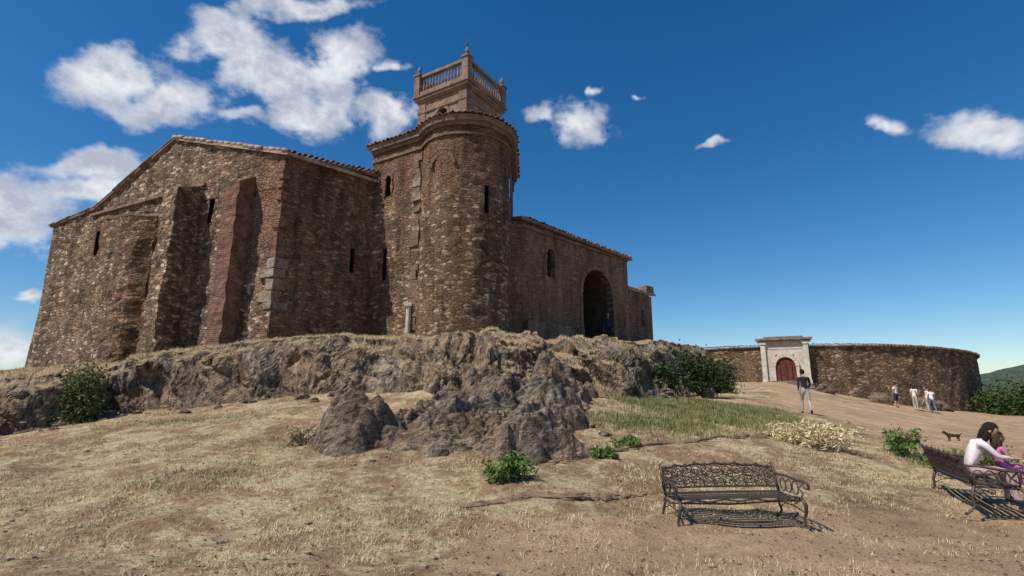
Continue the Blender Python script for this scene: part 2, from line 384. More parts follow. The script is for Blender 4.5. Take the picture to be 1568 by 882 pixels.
# central rock outcrop : broken slabs rising to the plateau
ELL=[(-1.4,10.6,2.7,1.35),(-.4,12.2,2.2,1.8),(.3,13.9,1.8,1.9),(.8,15.7,1.6,2.1),(1.2,17.0,1.5,1.6),(-2.9,10.1,1.05,.8),(.2,9.9,1.2,.95),(-.3,15.2,1.2,1.3)]
A=Acc(); xs=np.arange(-4.7,3.4,.045); ys=np.arange(8.5,18.6,.05); v=[]
for y in ys:
    for x in xs:
        m=max(1-math.hypot((x-c[0])/c[2],(y-c[1])/c[3]) for c in ELL)
        m+=.36*noise.noise(Vector((x*.9,y*.9,4)))+.24*noise.noise(Vector((x*2.2,y*2.2,4)))
        k=sm(-.02,.22,m)
        a_=x*.83-y*.56; b_=x*.56+y*.83
        wv=.6*noise.noise(Vector((x*.7,y*.7,0))); wq=.25*noise.noise(Vector((x*2,y*2,2)))
        saw=((a_+wv)*1.15)%1.0; saw=saw if saw<.8 else (1-saw)*4
        h=.24*saw*(.7+.9*noise.noise(Vector((x*.6,y*.6,7))))
        h+=.62*crk(Vector((a_*.9+wq,b_*.55,.3)),.55)+.36*crk(Vector((a_*2.1+wq,b_*1.2,.7)),.5)+.18*crk(Vector((a_*4.6,b_*2.8+wq,.9)),.5)+.07*crk(Vector((a_*9,b_*7,.9)),.5)
        h+=.03*noise.noise(Vector((x*11,y*11,0)))-.10
        gap=sm(-.25,.15,noise.noise(Vector((x*.75+3,y*.75,1)))+.2+.3*noise.noise(Vector((x*2.4,y*2.4,6))))
        if x<-2.2 and y<11.2: gap=max(gap,.85)
        ridge=max(0,1-abs(x-(.45+(y-10)*.13))/.75)
        gap=max(gap,sm(0,.5,ridge))
        h=h*(.3+.75*gap)
        z=H(x,y)-.14+k*(max(-.05,h)*1.15+.14+.34*sm(0,1,ridge)+.14*sm(.1,.7,m))
        if x<-2.1 and y<11.4: z+=.30*k*sm(.1,.6,1-math.hypot((x+2.9)/.9,(y-10.1)/.7))
        if y>14: z+=k*.25*sm(14,16,y)
        v.append((x,y,z))
n=len(xs); A.add(v,[(j*n+i,j*n+i+1,(j+1)*n+i+1,(j+1)*n+i) for j in range(len(ys)-1) for i in range(n-1)])
A.obj('rock_outcrop',M_outc,False)

def boulder(acc,c,rx,ry,rz,seed,seg=14,rings=10):
    def fn(p):
        q=p*1.3+Vector((seed*3.1,seed,0)); vd=noise.voronoi(q)[0]
        return p*(.85+.45*noise.noise(q)+.3*min(.5,vd[1]-vd[0])+.12*noise.noise(q*3))
    acc.ball(c,rx,ry,rz,None,seg,rings,0,fn)
M_edge=plain('earthy_stone',(.24,.155,.10),.4,5,.95,.02)
def stone_line(name,pts,w,n,rr=.035):
    A=Acc(); P=catmull([(p[0],p[1]) for p in pts],max(2,n//len(pts)))
    tp=[];tr_=[]
    for i,p in enumerate(P):
        x=p[0]+.05*noise.noise(Vector((i*.3,0,1))); y=p[1]+.07*noise.noise(Vector((i*.3,4,1)))
        tp.append((x,y,H(x,y)+.004+.012*noise.noise(Vector((i*.5,2,2))))); tr_.append(rr*(1+.5*noise.noise(Vector((i*.6,8,0)))))
        for k in range(2):
            x=p[0]+U(-w,w); y=p[1]+U(-w,w); s=U(.02,.06)*(1+noise.noise(Vector((x,y,0))))
            boulder(A,(x,y,H(x,y)+s*.05),s*U(1.2,2.6),s,s*.6,R()*50,8,5)
    A.tube(tp,tr_,6)
    return A.obj(name,M_edge,False)
stone_line('stone_edging',[(.7,9),(1.87,10),(4,11.2),(5.4,12.2),(6.7,13.3)],.08,90,.05)
stone_line('stone_edging',[(-.6,7.1),(.2,7.3),(.84,7.4),(2.1,7.9)],.04,60,.03)
A=Acc()
for i in range(2600):
    y=4.3+R()**1.5*14; x=U(-.98,.98)*y*1.02; s=U(.006,.02)*(1+(R()<.05)*1.5)
    boulder(A,(x,y,H(x,y)+s*.2),s*1.3,s,s*.7,R()*50,5,3)
A.obj('scattered_pebbles',plain('pebble',(.34,.25,.18),.4,6),False)
A=Acc()
rnd=random.Random(4)
for i in range(46):
    t=rnd.random(); j=int(len(pf)*(.14+.62*t)); a=pf[j]; q0=pf[j-3];q1=pf[j+3]; d=Vector((q1[0]-q0[0],q1[1]-q0[1],0)).normalized(); n=Vector((d.y,-d.x,0))
    o=rnd.uniform(.6,1.9); x=a[0]+n.x*o; y=a[1]+n.y*o; s=rnd.uniform(.08,.28)*(1 if o<1.3 else .5)
    boulder(A,(x,y,H(x,y)+s*.1),s*rnd.uniform(.9,1.6),s,s*.7,rnd.random()*50,16,11)
for i in range(26):
    x=rnd.uniform(-3.8,2.0); y=rnd.uniform(8.9,12.5); s=rnd.uniform(.04,.14); boulder(A,(x,y,H(x,y)+s*.1),s*1.4,s,s*.7,rnd.random()*50,14,9)
A.obj('fallen_rocks',M_rock,False)

# ------------------------------------------------------------ walls
def lerp_tab(T,s):
    if not isinstance(T,(list,tuple)): return T
    for (a,za),(b,zb) in zip(T[:-1],T[1:]):
        if s<=b: return za+(zb-za)*max(0,(s-a))/(b-a)
    return T[-1][1]
def rough_wall(name,path,zb,ztop,mat,parent,holes=(),res=.15,amp=.05,closed=False,taper=0,rdepth=.6,rmat=None):
    P=[Vector((p[0],p[1],0)) for p in path]; S=[0]
    for a,b in zip(P[:-1],P[1:]): S.append(S[-1]+(b-a).length)
    L=S[-1]; ss=set(np.linspace(0,L,max(2,int(L/res))).tolist())|set(S)
    for h in holes: ss|={h[0],h[1]}
    ss=sorted(ss); ss=[s for i,s in enumerate(ss) if i==0 or s-ss[i-1]>1e-4]
    zt=[lerp_tab(ztop,s) for s in ss]; zc=min(zt)-.25
    zz=set(np.linspace(zb,zc,int((zc-zb)/res)).tolist())
    for h in holes: zz|={h[2],h[3]}
    zz=sorted(zz); K=max(3,int((max(zt)-zc)/res)+1)
    def at(s):
        i=max(0,min(len(S)-2,bisect.bisect_right(S,s)-1)); f=(s-S[i])/(S[i+1]-S[i]); d=(P[i+1]-P[i]).normalized()
        n=Vector((d.y,-d.x,0))
        if len(P)>6:
            j=min(len(P)-2,max(0,i+(1 if f>.5 else -1))); d2=(P[j+1]-P[j]).normalized(); n=(n+Vector((d2.y,-d2.x,0))*.5).normalized()
        return P[i].lerp(P[i+1],f),n,d
    v=[];uv=[]
    NZ=len(zz)+K
    for si,s in enumerate(ss):
        p,n,d=at(s)
        ed=1.0 if len(P)>6 else min(1,min(s,L-s)/.3)
        for j in range(NZ):
            z=zz[j] if j<len(zz) else zc+(zt[si]-zc)*(j-len(zz)+1)/K
            q=Vector((p.x,p.y,z*1.4))
            dd=amp*(noise.noise(q*.9)+.6*noise.noise(q*3.2))*ed
            dd+=taper*max(0,1-(z-zb)/4.0)
            w=p+n*dd; v.append((w.x,w.y,z)); uv.append((s,z))
    f=[]
    for i in range(len(ss)-1):
        for j in range(NZ-1):
            sc=(ss[i]+ss[i+1])/2
            if j<len(zz)-1:
                zc2=(zz[j]+zz[j+1])/2; sk=False
                for h in holes:
                    if h[0]<sc<h[1] and h[2]<zc2<h[3]:
                        if len(h)>4 and h[4]:
                            r=(h[1]-h[0])/2; sp=h[3]-r
                            if zc2>sp and math.hypot(sc-(h[0]+h[1])/2,zc2-sp)>r: continue
                        sk=True
                if sk: continue
            f.append((i*NZ+j,(i+1)*NZ+j,(i+1)*NZ+j+1,i*NZ+j+1))
    me=bpy.data.meshes.new(name); me.from_pydata(v,[],f); me.materials.append(mat)
    ul=me.uv_layers.new(name='UVMap'); 
    idx=np.zeros(len(me.loops),dtype=np.int32); me.loops.foreach_get('vertex_index',idx)
    ul.data.foreach_set('uv',np.array(uv,dtype=np.float32)[idx].ravel())
    me.polygons.foreach_set('use_smooth',[True]*len(f)); me.update()
    o=bpy.data.objects.new(name,me); COL.objects.link(o); par(o,parent)
    for hi,h in enumerate(holes):
        A=Acc(); sc=(h[0]+h[1])/2; p,n,d=at(sc); r=(h[1]-h[0])/2
        if len(h)>4 and h[4]:
            sp=h[3]-r; out=[(-r,h[2])]+[(r*math.cos(a),sp+r*math.sin(a)) for a in np.linspace(math.pi,0,15)]+[(r,h[2])]
        else: out=[(-r,h[2]),(-r,h[3]),(r,h[3]),(r,h[2])]
        dep=h[5] if len(h)>5 else rdepth
        fr=[p+d*a+Vector((0,0,z))+n*(.03 if not(len(h)>4 and h[4]) else .0) for a,z in out]; bkk=[q-n*dep for q in fr]
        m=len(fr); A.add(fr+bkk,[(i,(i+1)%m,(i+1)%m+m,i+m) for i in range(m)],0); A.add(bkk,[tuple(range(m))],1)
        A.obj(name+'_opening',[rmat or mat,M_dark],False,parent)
    return at,L
def arch_frame(name,at,s,w,zb,ztop,thick,depth,mat,parent,jamb=True,out=.04):
    p,n,d=at(s); A=Acc(); r=w/2; sp=ztop-r; K=15
    up=Vector((0,0,1)); rm=r+thick/2
    for i in range(K):
        a=math.pi*(i+.5)/K; c=p+d*(rm*math.cos(a))+up*(sp+rm*math.sin(a))+n*(out-depth/2)
        e=d*math.cos(a)+up*math.sin(a); t=d*(-math.sin(a))+up*math.cos(a)
        A.box(c,e*(thick/2+.01),t*(math.pi*rm/K/2*.93),n*(depth/2),0,.012)
    if jamb:
        z=zb
        while z<sp-.05:
            for sg in (-1,1):
                h=min(.16,sp-z)
                A.box(p+d*sg*rm+up*(z+h/2)+n*(out-depth/2),d*(thick/2+U(-.03,.03)),up*(h/2*.95),n*depth/2,0,.008)
            z+=.17
    return A.obj(name,mat,False,parent)
def tiles(name,path,z,parent,mat=M_tile,sp=.24,r=.085,ln=.5,out=.28,tilt=.12,zt=None):
    A=Acc(); P=[Vector((p[0],p[1],0)) for p in path]
    tot=0
    for i,(a,b) in enumerate(zip(P[:-1],P[1:])):
        L=(b-a).length; d=(b-a).normalized(); n=Vector((d.y,-d.x,0)); s=(-tot)%sp
        while s<L:
            q=a+d*s; zz=lerp_tab(z,tot+s) if isinstance(z,(list,tuple)) else z
            o1=q+n*(out+U(-.05,.05))+Vector((0,0,zz+U(-.03,.03))); o2=q+n*(out-ln)+Vector((0,0,zz+tilt*ln*1.4))
            vs=[];K=6
            for o,rr in ((o1,r),(o2,r*.9)):
                for k in range(K+1):
                    an=math.pi*k/K
                    vs.append(o+d*rr*math.cos(an)+Vector((0,0,rr*math.sin(an))))
            for o,rr in ((o1,r),):
                for k in range(K+1):
                    an=math.pi*k/K
                    vs.append(o+d*rr*.72*math.cos(an)+Vector((0,0,rr*.72*math.sin(an))))
            f=[(k,k+1,k+K+2,k+K+1) for k in range(K)]+[(k,2*K+2+k,2*K+3+k,k+1) for k in range(K)]
            A.add(vs,f); s+=sp
        tot+=L
    return A.obj(name,mat,True,parent)
def offset_path(path,o):
    P=[Vector((p[0],p[1],0)) for p in path]; out=[]
    for i,p in enumerate(P):
        ns=[]
        if i>0: d=(p-P[i-1]).normalized(); ns.append(Vector((d.y,-d.x,0)))
        if i<len(P)-1: d=(P[i+1]-p).normalized(); ns.append(Vector((d.y,-d.x,0)))
        n=sum(ns,Vector()).normalized(); c=max(.5,n.dot(ns[0])); out.append(p+n*(o/c))
    return out
def band(name,path,z0,z1,o0,o1,mat,parent):
    a=offset_path(path,o0); b=offset_path(path,o1); A=Acc(); v=[];n=len(a)
    S=[0]
    for i in range(1,n): S.append(S[-1]+(a[i]-a[i-1]).length)
    for i in range(n):
        za=lerp_tab(z0,S[i]) ; zb_=lerp_tab(z1,S[i])
        v+=[(a[i].x,a[i].y,za),(b[i].x,b[i].y,za),(b[i].x,b[i].y,zb_),(a[i].x,a[i].y,zb_)]
    f=[(i*4+k,(i+1)*4+k,(i+1)*4+(k+1)%4,i*4+(k+1)%4) for i in range(n-1) for k in range(4)]
    f+=[(0,1,2,3),((n-1)*4+3,(n-1)*4+2,(n-1)*4+1,(n-1)*4)]
    A.add(v,f); return A.obj(name,mat,False,parent)
def slab(name,pts,th,mat,parent):
    A=Acc(); n=len(pts); top=[Vector(p) for p in pts]; bot=[p-Vector((0,0,th)) for p in top]
    A.add(top+bot,[tuple(range(n)),tuple(range(2*n-1,n-1,-1))]+[(i,i+n,(i+1)%n+n,(i+1)%n) for i in range(n)])
    return A.obj(name,mat,False,parent)

church=empty('stone_church',(-9,22,3.5))
Fp=Vector((-23.8,26,0)); Ap=Vector((-9.3,20,0)); fd=(Ap-Fp).normalized(); fn_=Vector((fd.y,-fd.x,0)); FL=(Ap-Fp).length
up=Vector((0,0,1))
topF=[(0,9.95),(3.3,10.4),(8.73,13.15),(FL,11.15)]
atF,_=rough_wall('facade_wall',[Fp,Ap],1.6,topF,M_fac,church,holes=[(3.8,4.02,8.1,9.3),(11.55,11.8,8.7,9.8)],res=.12,amp=.09,taper=.25,rmat=M_dark)
Pp=Vector((-6.25,23.0,0)); sd=(Pp-Ap).normalized()
atS,_=rough_wall('side_wall',[Ap,Pp+sd*.3],2.5,[(0,11.15),(4.6,11.55)],M_side,church,holes=[(3.1,3.28,6.7,7.8)],res=.12,amp=.08,taper=.12,rmat=M_dark)
bkv=sd*13
rough_wall('side_wall_back',[Pp+sd*.3,Ap+bkv],2.5,11.5,M_side,church,res=.5,amp=.03)
rough_wall('north_wall',[Fp+bkv,Fp],0,9.95,M_fac,church,res=.4,amp=.05)
rough_wall('rear_wall',[Ap+bkv,Fp+bkv],0,[(0,11.15),(7,13.15),(12.4,10.4),(FL,9.95)],M_fac,church,res=.5,amp=.03)
Rg=Fp+fd*8.73+up*13.27; Bk=Fp+fd*3.3+up*10.53; Fe=Fp-fd*.15+up*10.05; Ae=Ap+fd*.25+up*11.2
ov=fn_*.14; ov2=fn_*.10
slab('roof_slope',[Rg+ov,Ae+ov,Ae+bkv,Rg+bkv],.14,M_tiletop,church)
slab('roof_slope_left',[Bk+ov2,Rg+ov2,Rg+bkv,Bk+bkv],.10,M_tile,church)
slab('roof_slope_low',[Fe+ov2,Bk+ov2,Bk+bkv,Fe+bkv],.08,M_tile,church)
A=Acc(); A2=Acc()
for P0,P1,rr,AA in ((Fe,Bk,.045,A2),(Bk,Rg,.045,A2),(Rg,Ae,.085,A)):
    L=(P1-P0).length; d=(P1-P0)/L; s=0
    while s<L:
        l=min(.42,L-s); q=P0+d*s+fn_*(.10+U(-.03,.03))+up*(.02+U(-.03,.03))
        AA.tube([q,q+d*l+up*.02],[rr*1.15,rr],8); s+=.4
A.obj('verge_tiles',M_tiletop,True,church); A2.obj('verge_tiles_left',M_tile,True,church)
tiles('side_eave_tiles',[Ap,Pp+sd*.2],[(0,11.22),(4.5,11.6)],church)
band('side_eave',[Ap,Pp+sd*.2],[(0,11.04),(4.5,11.4)],[(0,11.18),(4.5,11.56)],-.2,.16,M_brick,church)
def buttress(name,s0,s1,p,zb,zt,mat,slope=.6,flare=.15,rag=.06,rnd_=0):
    A=Acc(); K=44
    rings=[]
    for k in range(K+1):
        t=k/K; z=zb+(zt-zb)*t; fl=flare*(1-t)
        ring=[]
        pts=[(s0,0),(s0,1),(s1,1),(s1,0)]
        line=[]
        for (a,b),(c,d) in zip(pts[:-1],pts[1:]):
            for q in range(6): line.append((a+(c-a)*q/6,b+(d-b)*q/6))
        line.append(pts[-1])
        for a,b in line:
            cc=(a-(s0+s1)/2)/((s1-s0)/2)
            bb=b*(1-rnd_*cc**4)
            aa=a+( -cc*rnd_*.25*(s1-s0)/2 if b>.9 else 0)
            w=Fp+fd*aa+fn_*(bb*(p+fl)-.05*(b==0)); w.z=z
            q=Vector((w.x,w.y,w.z))*1.6
            w+=fn_*rag*(noise.noise(q)+.6*noise.noise(q*3))*(b>0)+fd*rag*(noise.noise(q+Vector((9,9,9)))+.6*noise.noise(q*3+Vector((5,5,5))))
            ring.append(w)
        rings.append(ring)
    m=len(rings[0]); v=[q for r in rings for q in r]
    f=[(i*m+j,i*m+j+1,(i+1)*m+j+1,(i+1)*m+j) for i in range(K) for j in range(m-1)]
    A.add(v,f)
    w1=Fp+fd*s0-fn_*.05+up*(zt+slope); w2=Fp+fd*s1-fn_*.05+up*(zt+slope)
    T=rings[-1]
    A.add(T[6:13]+[w2,w1],[tuple(range(9))]); A.add(T[0:7]+[w1],[tuple(range(8))]); A.add(T[12:19]+[w2],[tuple(range(8))])
    return A.obj(name,mat,False,church)
buttress('brick_buttress',13.35,14.1,.75,2.6,10.0,M_red,.5,.10,.07)
buttress('stone_buttress',10.15,11.05,1.15,2.4,10.05,M_fac,.5,.2,.09)
buttress('mihrab_projection',6.3,8.7,.85,2.0,9.3,M_side,.4,.15,.12,.5)
band('ledge',[Fp+fd*3.2,Fp+fd*11.2],[(0,10.12),(8,10.5)],[(0,10.24),(8,10.62)],-.1,.14,M_tile,church)
A=Acc(); z=3.2; i=0
sn=Vector((sd.y,-sd.x,0))
while z<11.0:
    h=U(.28,.5) if z<7 else U(.14,.24)
    lf=U(.5,.95) if i%2 else U(.3,.55); ls=U(.25,.45) if i%2 else U(.4,.65)
    mt=1 if (4.5<z<6.8) else 0
    if mt:
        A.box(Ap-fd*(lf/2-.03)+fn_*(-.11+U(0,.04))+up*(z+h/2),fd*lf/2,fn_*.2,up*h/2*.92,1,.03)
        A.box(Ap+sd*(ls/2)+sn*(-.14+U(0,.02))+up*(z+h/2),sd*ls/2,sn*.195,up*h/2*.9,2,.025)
    else:
        if R()<.7:
            lf*=.5
            A.box(Ap-fd*(lf/2-.03)+fn_*(-.14+U(0,.03))+up*(z+h/2),fd*lf/2,fn_*.2,up*h/2*.95,0,.02)
            ls*=.5
            A.box(Ap+sd*(ls/2)+sn*(-.14+U(0,.02))+up*(z+h/2),sd*ls/2,sn*.195,up*h/2*.93,0,.02)
    z+=h; i+=1
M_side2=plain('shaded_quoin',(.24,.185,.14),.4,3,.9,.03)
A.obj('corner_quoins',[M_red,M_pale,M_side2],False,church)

# apse tower
AT=12.85
C=Vector((-2.05,22.0,0)); r=1.97
arc=[(C.x+r*math.cos(math.radians(a)),C.y+r*math.sin(math.radians(a))) for a in np.linspace(198,352,29)]
flat=[(-6.55,23.0),(arc[0][0],arc[0][1])]
atP,_=rough_wall('apse_flank_wall',flat,2.6,AT,M_apse,church,holes=[(1.0,1.18,6.4,7.8),(.9,1.25,10.3,11.3,True,.3)],res=.12,amp=.06,rmat=M_dark)
tail=[arc[-1],(.05,26.5)]
atC,LC_=rough_wall('apse_wall',arc,2.6,AT,M_apse,church,res=.12,amp=.07,taper=.08,holes=[(3.42,3.62,8.75,9.95)],rmat=M_dark)
rough_wall('apse_right_wall',tail,2.6,AT,M_apse,church,amp=.04,res=.3)
full=[(-5.6,26.6),flat[0],flat[1]]+arc[1:]+[tail[1]]
full2=[flat[0],flat[1]]+arc[1:]+[tail[1]]
band('cornice_low',full2,AT-.75,AT-.64,-.1,.07,M_brick,church)
band('cornice_mid',full2,AT-.35,AT-.19,-.1,.10,M_brick,church)
band('cornice_top',full2,AT-.188,AT+.01,-.1,.22,M_tile,church)
tiles('apse_eave_tiles',offset_path(full2,.12),AT+.05,church,out=.25,sp=.25)
rp=offset_path(full,.3); apex=Vector((-3.0,24.6,AT+1.1))
A=Acc(); A.add([p+up*(AT+.11) for p in rp]+[apex],[(i,i+1,len(rp)) for i in range(len(rp)-1)]); A.add([p+up*(AT+.02) for p in rp],[tuple(range(len(rp)))[::-1]]); A.obj('apse_roof',M_tiletop,False,church)
rough_wall('apse_back_wall',[full[0],full[1]],3,AT,M_apse,church,res=.4)
A=Acc(); z=3.3
pdir=(Vector((flat[1][0],flat[1][1],0))-Vector((flat[0][0],flat[0][1],0))).normalized(); pn=Vector((pdir.y,-pdir.x,0))
pc=Vector((flat[1][0],flat[1][1],0))-pdir*.18
while z<11.6:
    h=U(.18,.4); pale=(R()<.4) and z>8
    if R()<.85: A.box(pc+pn*U(-.05,.01)-pdir*U(0,.12)+up*(z+h/2),pdir*U(.14,.26),pn*.1,up*h/2*.95,0 if pale else 1,.02)
    z+=h
A.obj('flank_quoins',[M_pale,M_brick],False,church)
A=Acc(); cc=pc+pn*.16-pdir*.15
A.tube([cc+up*3.3,cc+up*5.1],[.12,.10],10); A.box(cc+up*3.5,(.17,0,0),(0,.17,0),(0,0,.1)); A.box(cc+up*5.15,(.14,0,0),(0,.14,0),(0,0,.07)); A.obj('marble_column',M_lime,False,church)
arch_frame('niche_arch',atC,1.6,1.0,10.1,11.3,.12,.12,M_brick,church,jamb=False,out=.02)
arch_frame('flank_arch',atP,1.075,.36,10.3,11.3,.1,.1,M_brick,church,out=.04)

# right wing
W0=Vector((.48,23,0)); W1=Vector((6.68,29.5,0)); wd=(W1-W0).normalized(); wl=(W1-W0).length
s0,s1=.503*wl,.815*wl
atW,_=rough_wall('wing_wall',[W0,W1],2.6,[(0,9.3),(wl,9.05)],M_wing,church,res=.12,amp=.05,holes=[(s0,s1,3.4,8.0,True,2.6),(.19*wl,.19*wl+.62,7.0,8.4,True,.5)],rmat=M_reveal)
arch_frame('gate_arch',atW,(s0+s1)/2,s1-s0,3.6,8.0,.2,.4,M_brick,church,out=.04)
arch_frame('wing_window_arch',atW,.19*wl+.31,.62,7.0,8.4,.11,.3,M_brick,church,out=.03)
rough_wall('wing_return',[(-.4,22.9),W0],2.6,9.3,M_wing,church,res=.2,amp=.03)
rough_wall('wing_end',[W1,(2.5,33.5)],2.6,9.05,M_wing,church,res=.3,amp=.03)
band('wing_cornice',[(-.4,22.9),W0,W1],9.0,9.12,-.1,.1,M_brick,church)
tiles('wing_eave_tiles',[W0,W1],[(0,9.42),(wl,9.17)],church,out=.3)
wn=Vector((wd.y,-wd.x,0))
slab('wing_roof',[W0+wn*.25-wd*.3+up*9.44,W1+wn*.25+wd*.2+up*9.19,W1-wn*4+up*10.0,W0-wn*4+up*10.2],.12,M_tile,church)
band('wing_plinth',[W0,W0+wd*(s0-.3)],3.2,4.7,-.05,.3,M_wing,church)
an=[(6.9,31.0),(8.9,32.9)]
rough_wall('annex_wall',an,3.0,[(0,7.7),(2.8,7.55)],M_wing,church,res=.2,amp=.04,holes=[(1.5,1.8,5.6,6.6)])
rough_wall('annex_end',[(8.9,32.9),(7.6,35)],3.0,7.55,M_wing,church,res=.3,amp=.03)
rough_wall('annex_link',[(6.0,31.8),(6.9,31.0)],3.0,7.7,M_wing,church,res=.3,amp=.03)
slab('annex_roof',[(6.7,30.8,7.85),(9.15,32.7,7.7),(7.8,35.2,8.3),(5.6,33,8.4)],.14,M_tiletop,church)
tiles('annex_eave_tiles',an,[(0,7.8),(2.8,7.66)],church,out=.2,r=.07)
A=Acc(); A.box((8.55,32.7,7.95),(.3,.28,0),(.2,-.21,0),(0,0,.22)); A.obj('annex_chimney',M_wing,False,church)

# ------------------------------------------------------------ bell tower
tower=empty('bell_tower',(-2.9,27.5,10))
T0=Vector((-2.5,26.0,0)); tl=Vector((-.85,.53,0)).normalized(); tr=Vector((.53,.85,0)).normalized(); TS=3.4
ctr=T0+(tl+tr)*TS/2
def tbox(acc,z0,z1,half,m=0):
    acc.box(ctr+up*(z0+z1)/2,tl*half,tr*half,up*(z1-z0)/2,m)
q=[T0+tl*TS,T0,T0+tr*TS,T0+(tl+tr)*TS,T0+tl*TS]
zt=18.05
for nm,a,b in (('tower_face_left',q[0],q[1]),('tower_face_right',q[1],q[2]),('tower_face_rear',q[2],q[3]),('tower_face_far',q[3],q[4])):
    at,L=rough_wall(nm,[a,b],9,zt,M_tower,tower,res=.13,amp=.012,holes=[(TS/2-.42,TS/2+.42,15.4,17.3,True,.7)],rmat=M_reveal)
    arch_frame(nm+'_arch',at,TS/2,.84,15.4,17.3,.14,.2,M_tower,tower,out=.05)
A=Acc()
for cx,cy in ((0,0),(1,0),(0,1),(1,1)):
    c=T0+tl*TS*cx+tr*TS*cy; c+= (tl*(.22 if cx==0 else -.22)+tr*(.22 if cy==0 else -.22))
    A.box(c+up*13.5,tl*.27,tr*.27,up*4.53)
A.obj('corner_pilasters',M_tower,False,tower)
A=Acc(); h=TS/2
tbox(A,17.35,17.5,h+.09); tbox(A,18.03,18.15,h+.12); tbox(A,18.151,18.3,h+.22); tbox(A,18.301,18.42,h+.3)
tbox(A,14.6,14.75,h+.08)
A.obj('tower_cornices',M_tower,False,tower)
A=Acc()
hb=h+.05; zb0=18.42; zb1=19.75
cs=[ctr+tl*a*hb+tr*b*hb for a,b in ((-1,-1),(1,-1),(1,1),(-1,1))]
for c in cs: A.box(c+up*(zb0+zb1)/2,tl*.2,tr*.2,up*(zb1-zb0)/2); A.box(c+up*(zb1+.05),tl*.26,tr*.26,up*.05)
for a,b in zip(cs,cs[1:]+cs[:1]):
    d=(b-a).normalized(); nn=Vector((d.y,-d.x,0)); L=(b-a).length; m=(a+b)/2
    A.box(m+up*(zb0+.12),d*(L/2-.2),nn*.14,up*.12); A.box(m+up*(zb1-.1),d*(L/2-.2),nn*.13,up*.08)
    K=13
    for i in range(K):
        p=a+d*(.28+(L-.56)*(i+.5)/K)
        prof=[(.055,.24),(.035,.32),(.07,.5),(.075,.58),(.04,.75),(.035,.9),(.05,1.0),(.06,1.16)]
        A.tube([p+up*(zb0+z) for _,z in prof],[r_ for r_,_ in prof],7)
A.obj('balustrade',M_tower,False,tower)
A=Acc()
for c in cs:
    A.tube([c+up*(zb1+z) for z in (.1,.2,.24,.34,.5,.6,.72)],[.12,.06,.05,.12,.13,.07,.015],9)
A.obj('finials',M_tower,True,tower)
A=Acc(); tp=cs[0]+up*(zb1+.6)
A.tube([tp,tp+up*.9],.02,6); A.tube([tp+up*.65-tl*.2,tp+up*.65+tl*.2],.018,6); A.ball(tp+up*.25,.07,.07,.07)
A.obj('iron_cross',M_iron,False,tower)
A=Acc(); tbox(A,18.0,18.44,h-.05); A.obj('tower_deck',M_tower,False,tower)

# ------------------------------------------------------------ bullring
ring=empty('bullring',(28.1,55.2,2))
RC=Vector((28.1,55.2,0)); RR=15.5
ra=[(RC.x+RR*math.cos(math.radians(a)),RC.y+RR*math.sin(math.radians(a))) for a in np.linspace(90,450,91)]
LR=2*math.pi*RR
tz=[(0,4.8),(LR*.38,5.1),(LR*.5,4.95),(LR*.7,4.2),(LR,4.8)]
rough_wall('ring_wall',ra,-2,tz,M_ring,ring,res=.3,amp=.1)
band('coping',ra,tz,[(a,b+.1) for a,b in tz],-.35,.16,M_tile,ring)
tiles('coping_tiles',ra,[(a,b+.12) for a,b in tz],ring,sp=.3,r=.1,out=.22,ln=.45)
u=Vector((-.454,-.891,0)); rd=Vector((.891,-.454,0)); pc=RC+u*15.55
A=Acc()
def pb(x,y,z,hx,hy,hz,m): A.box(pc+rd*x+u*y+up*z,rd*hx,u*hy,up*hz,m)
pb(-1.3,.15,4.0,.55,.2,1.85,0); pb(1.3,.15,4.0,.55,.2,1.85,0)
pb(0,.15,5.3,.75,.2,.55,0)
for sx in (-1.72,1.72): pb(sx,.42,4.0,.2,.12,1.85,1); pb(sx,.44,5.75,.27,.16,.09,1); pb(sx,.44,2.35,.26,.15,.18,1)
pb(0,.3,5.93,2.15,.32,.09,3); pb(0,.3,6.12,2.3,.4,.09,3); pb(0,.25,6.28,1.6,.3,.07,3)
pb(0,.32,5.35,1.5,.06,.1,1)
for i in range(11):
    a=math.pi*(i+.5)/11; e=rd*math.cos(a)+up*math.sin(a); t=rd*(-math.sin(a))+up*math.cos(a)
    A.box(pc+up*3.75+e*.95+u*.42,e*.17,t*.135,u*.08,1)
A.add([pc+rd*x+up*z+u*.355 for x,z in [(-.95,2.0),(.95,2.0)]+[(.95*math.cos(a),3.75+.95*math.sin(a)) for a in np.linspace(0,math.pi,12)]],[tuple(range(14))],2)
for sx in (-.95,.95): pb(sx,.40,3.0,.12,.07,.8,1)
for sx in (-.47,0,.47): pb(sx,.39,3.1,.03,.03,1.0,4)
for k in range(4): pb(0,.5+.3*k,2.35-.14*k,1.6+.15*k,.3,.12,3)
off=rd*.35
A.v=[tuple(pc+off+rd*((Vector(p)-pc).dot(rd)*.86)+u*((Vector(p)-pc).dot(u))+up*(2.15+(p[2]-2.15)*.88)) for p in A.v]
A.obj('portal',[M_lime,plain('portal_stone',(.60,.55,.47),.25,3),M_door,plain('portal_cornice',(.24,.19,.15),.4,3),M_wood],False,ring)
A=Acc()
for (x,y,a,b,c) in ((26.0,37.6,.9,.5,.6),(29.7,38.2,1.0,.6,.8),(31.2,39,.7,.6,.5),(22.6,38.3,.8,.4,.5)):
    boulder(A,(x,y,H(x,y)+c*.3),a,b,c,x,16,11)
A.obj('boulders',M_rock,False)

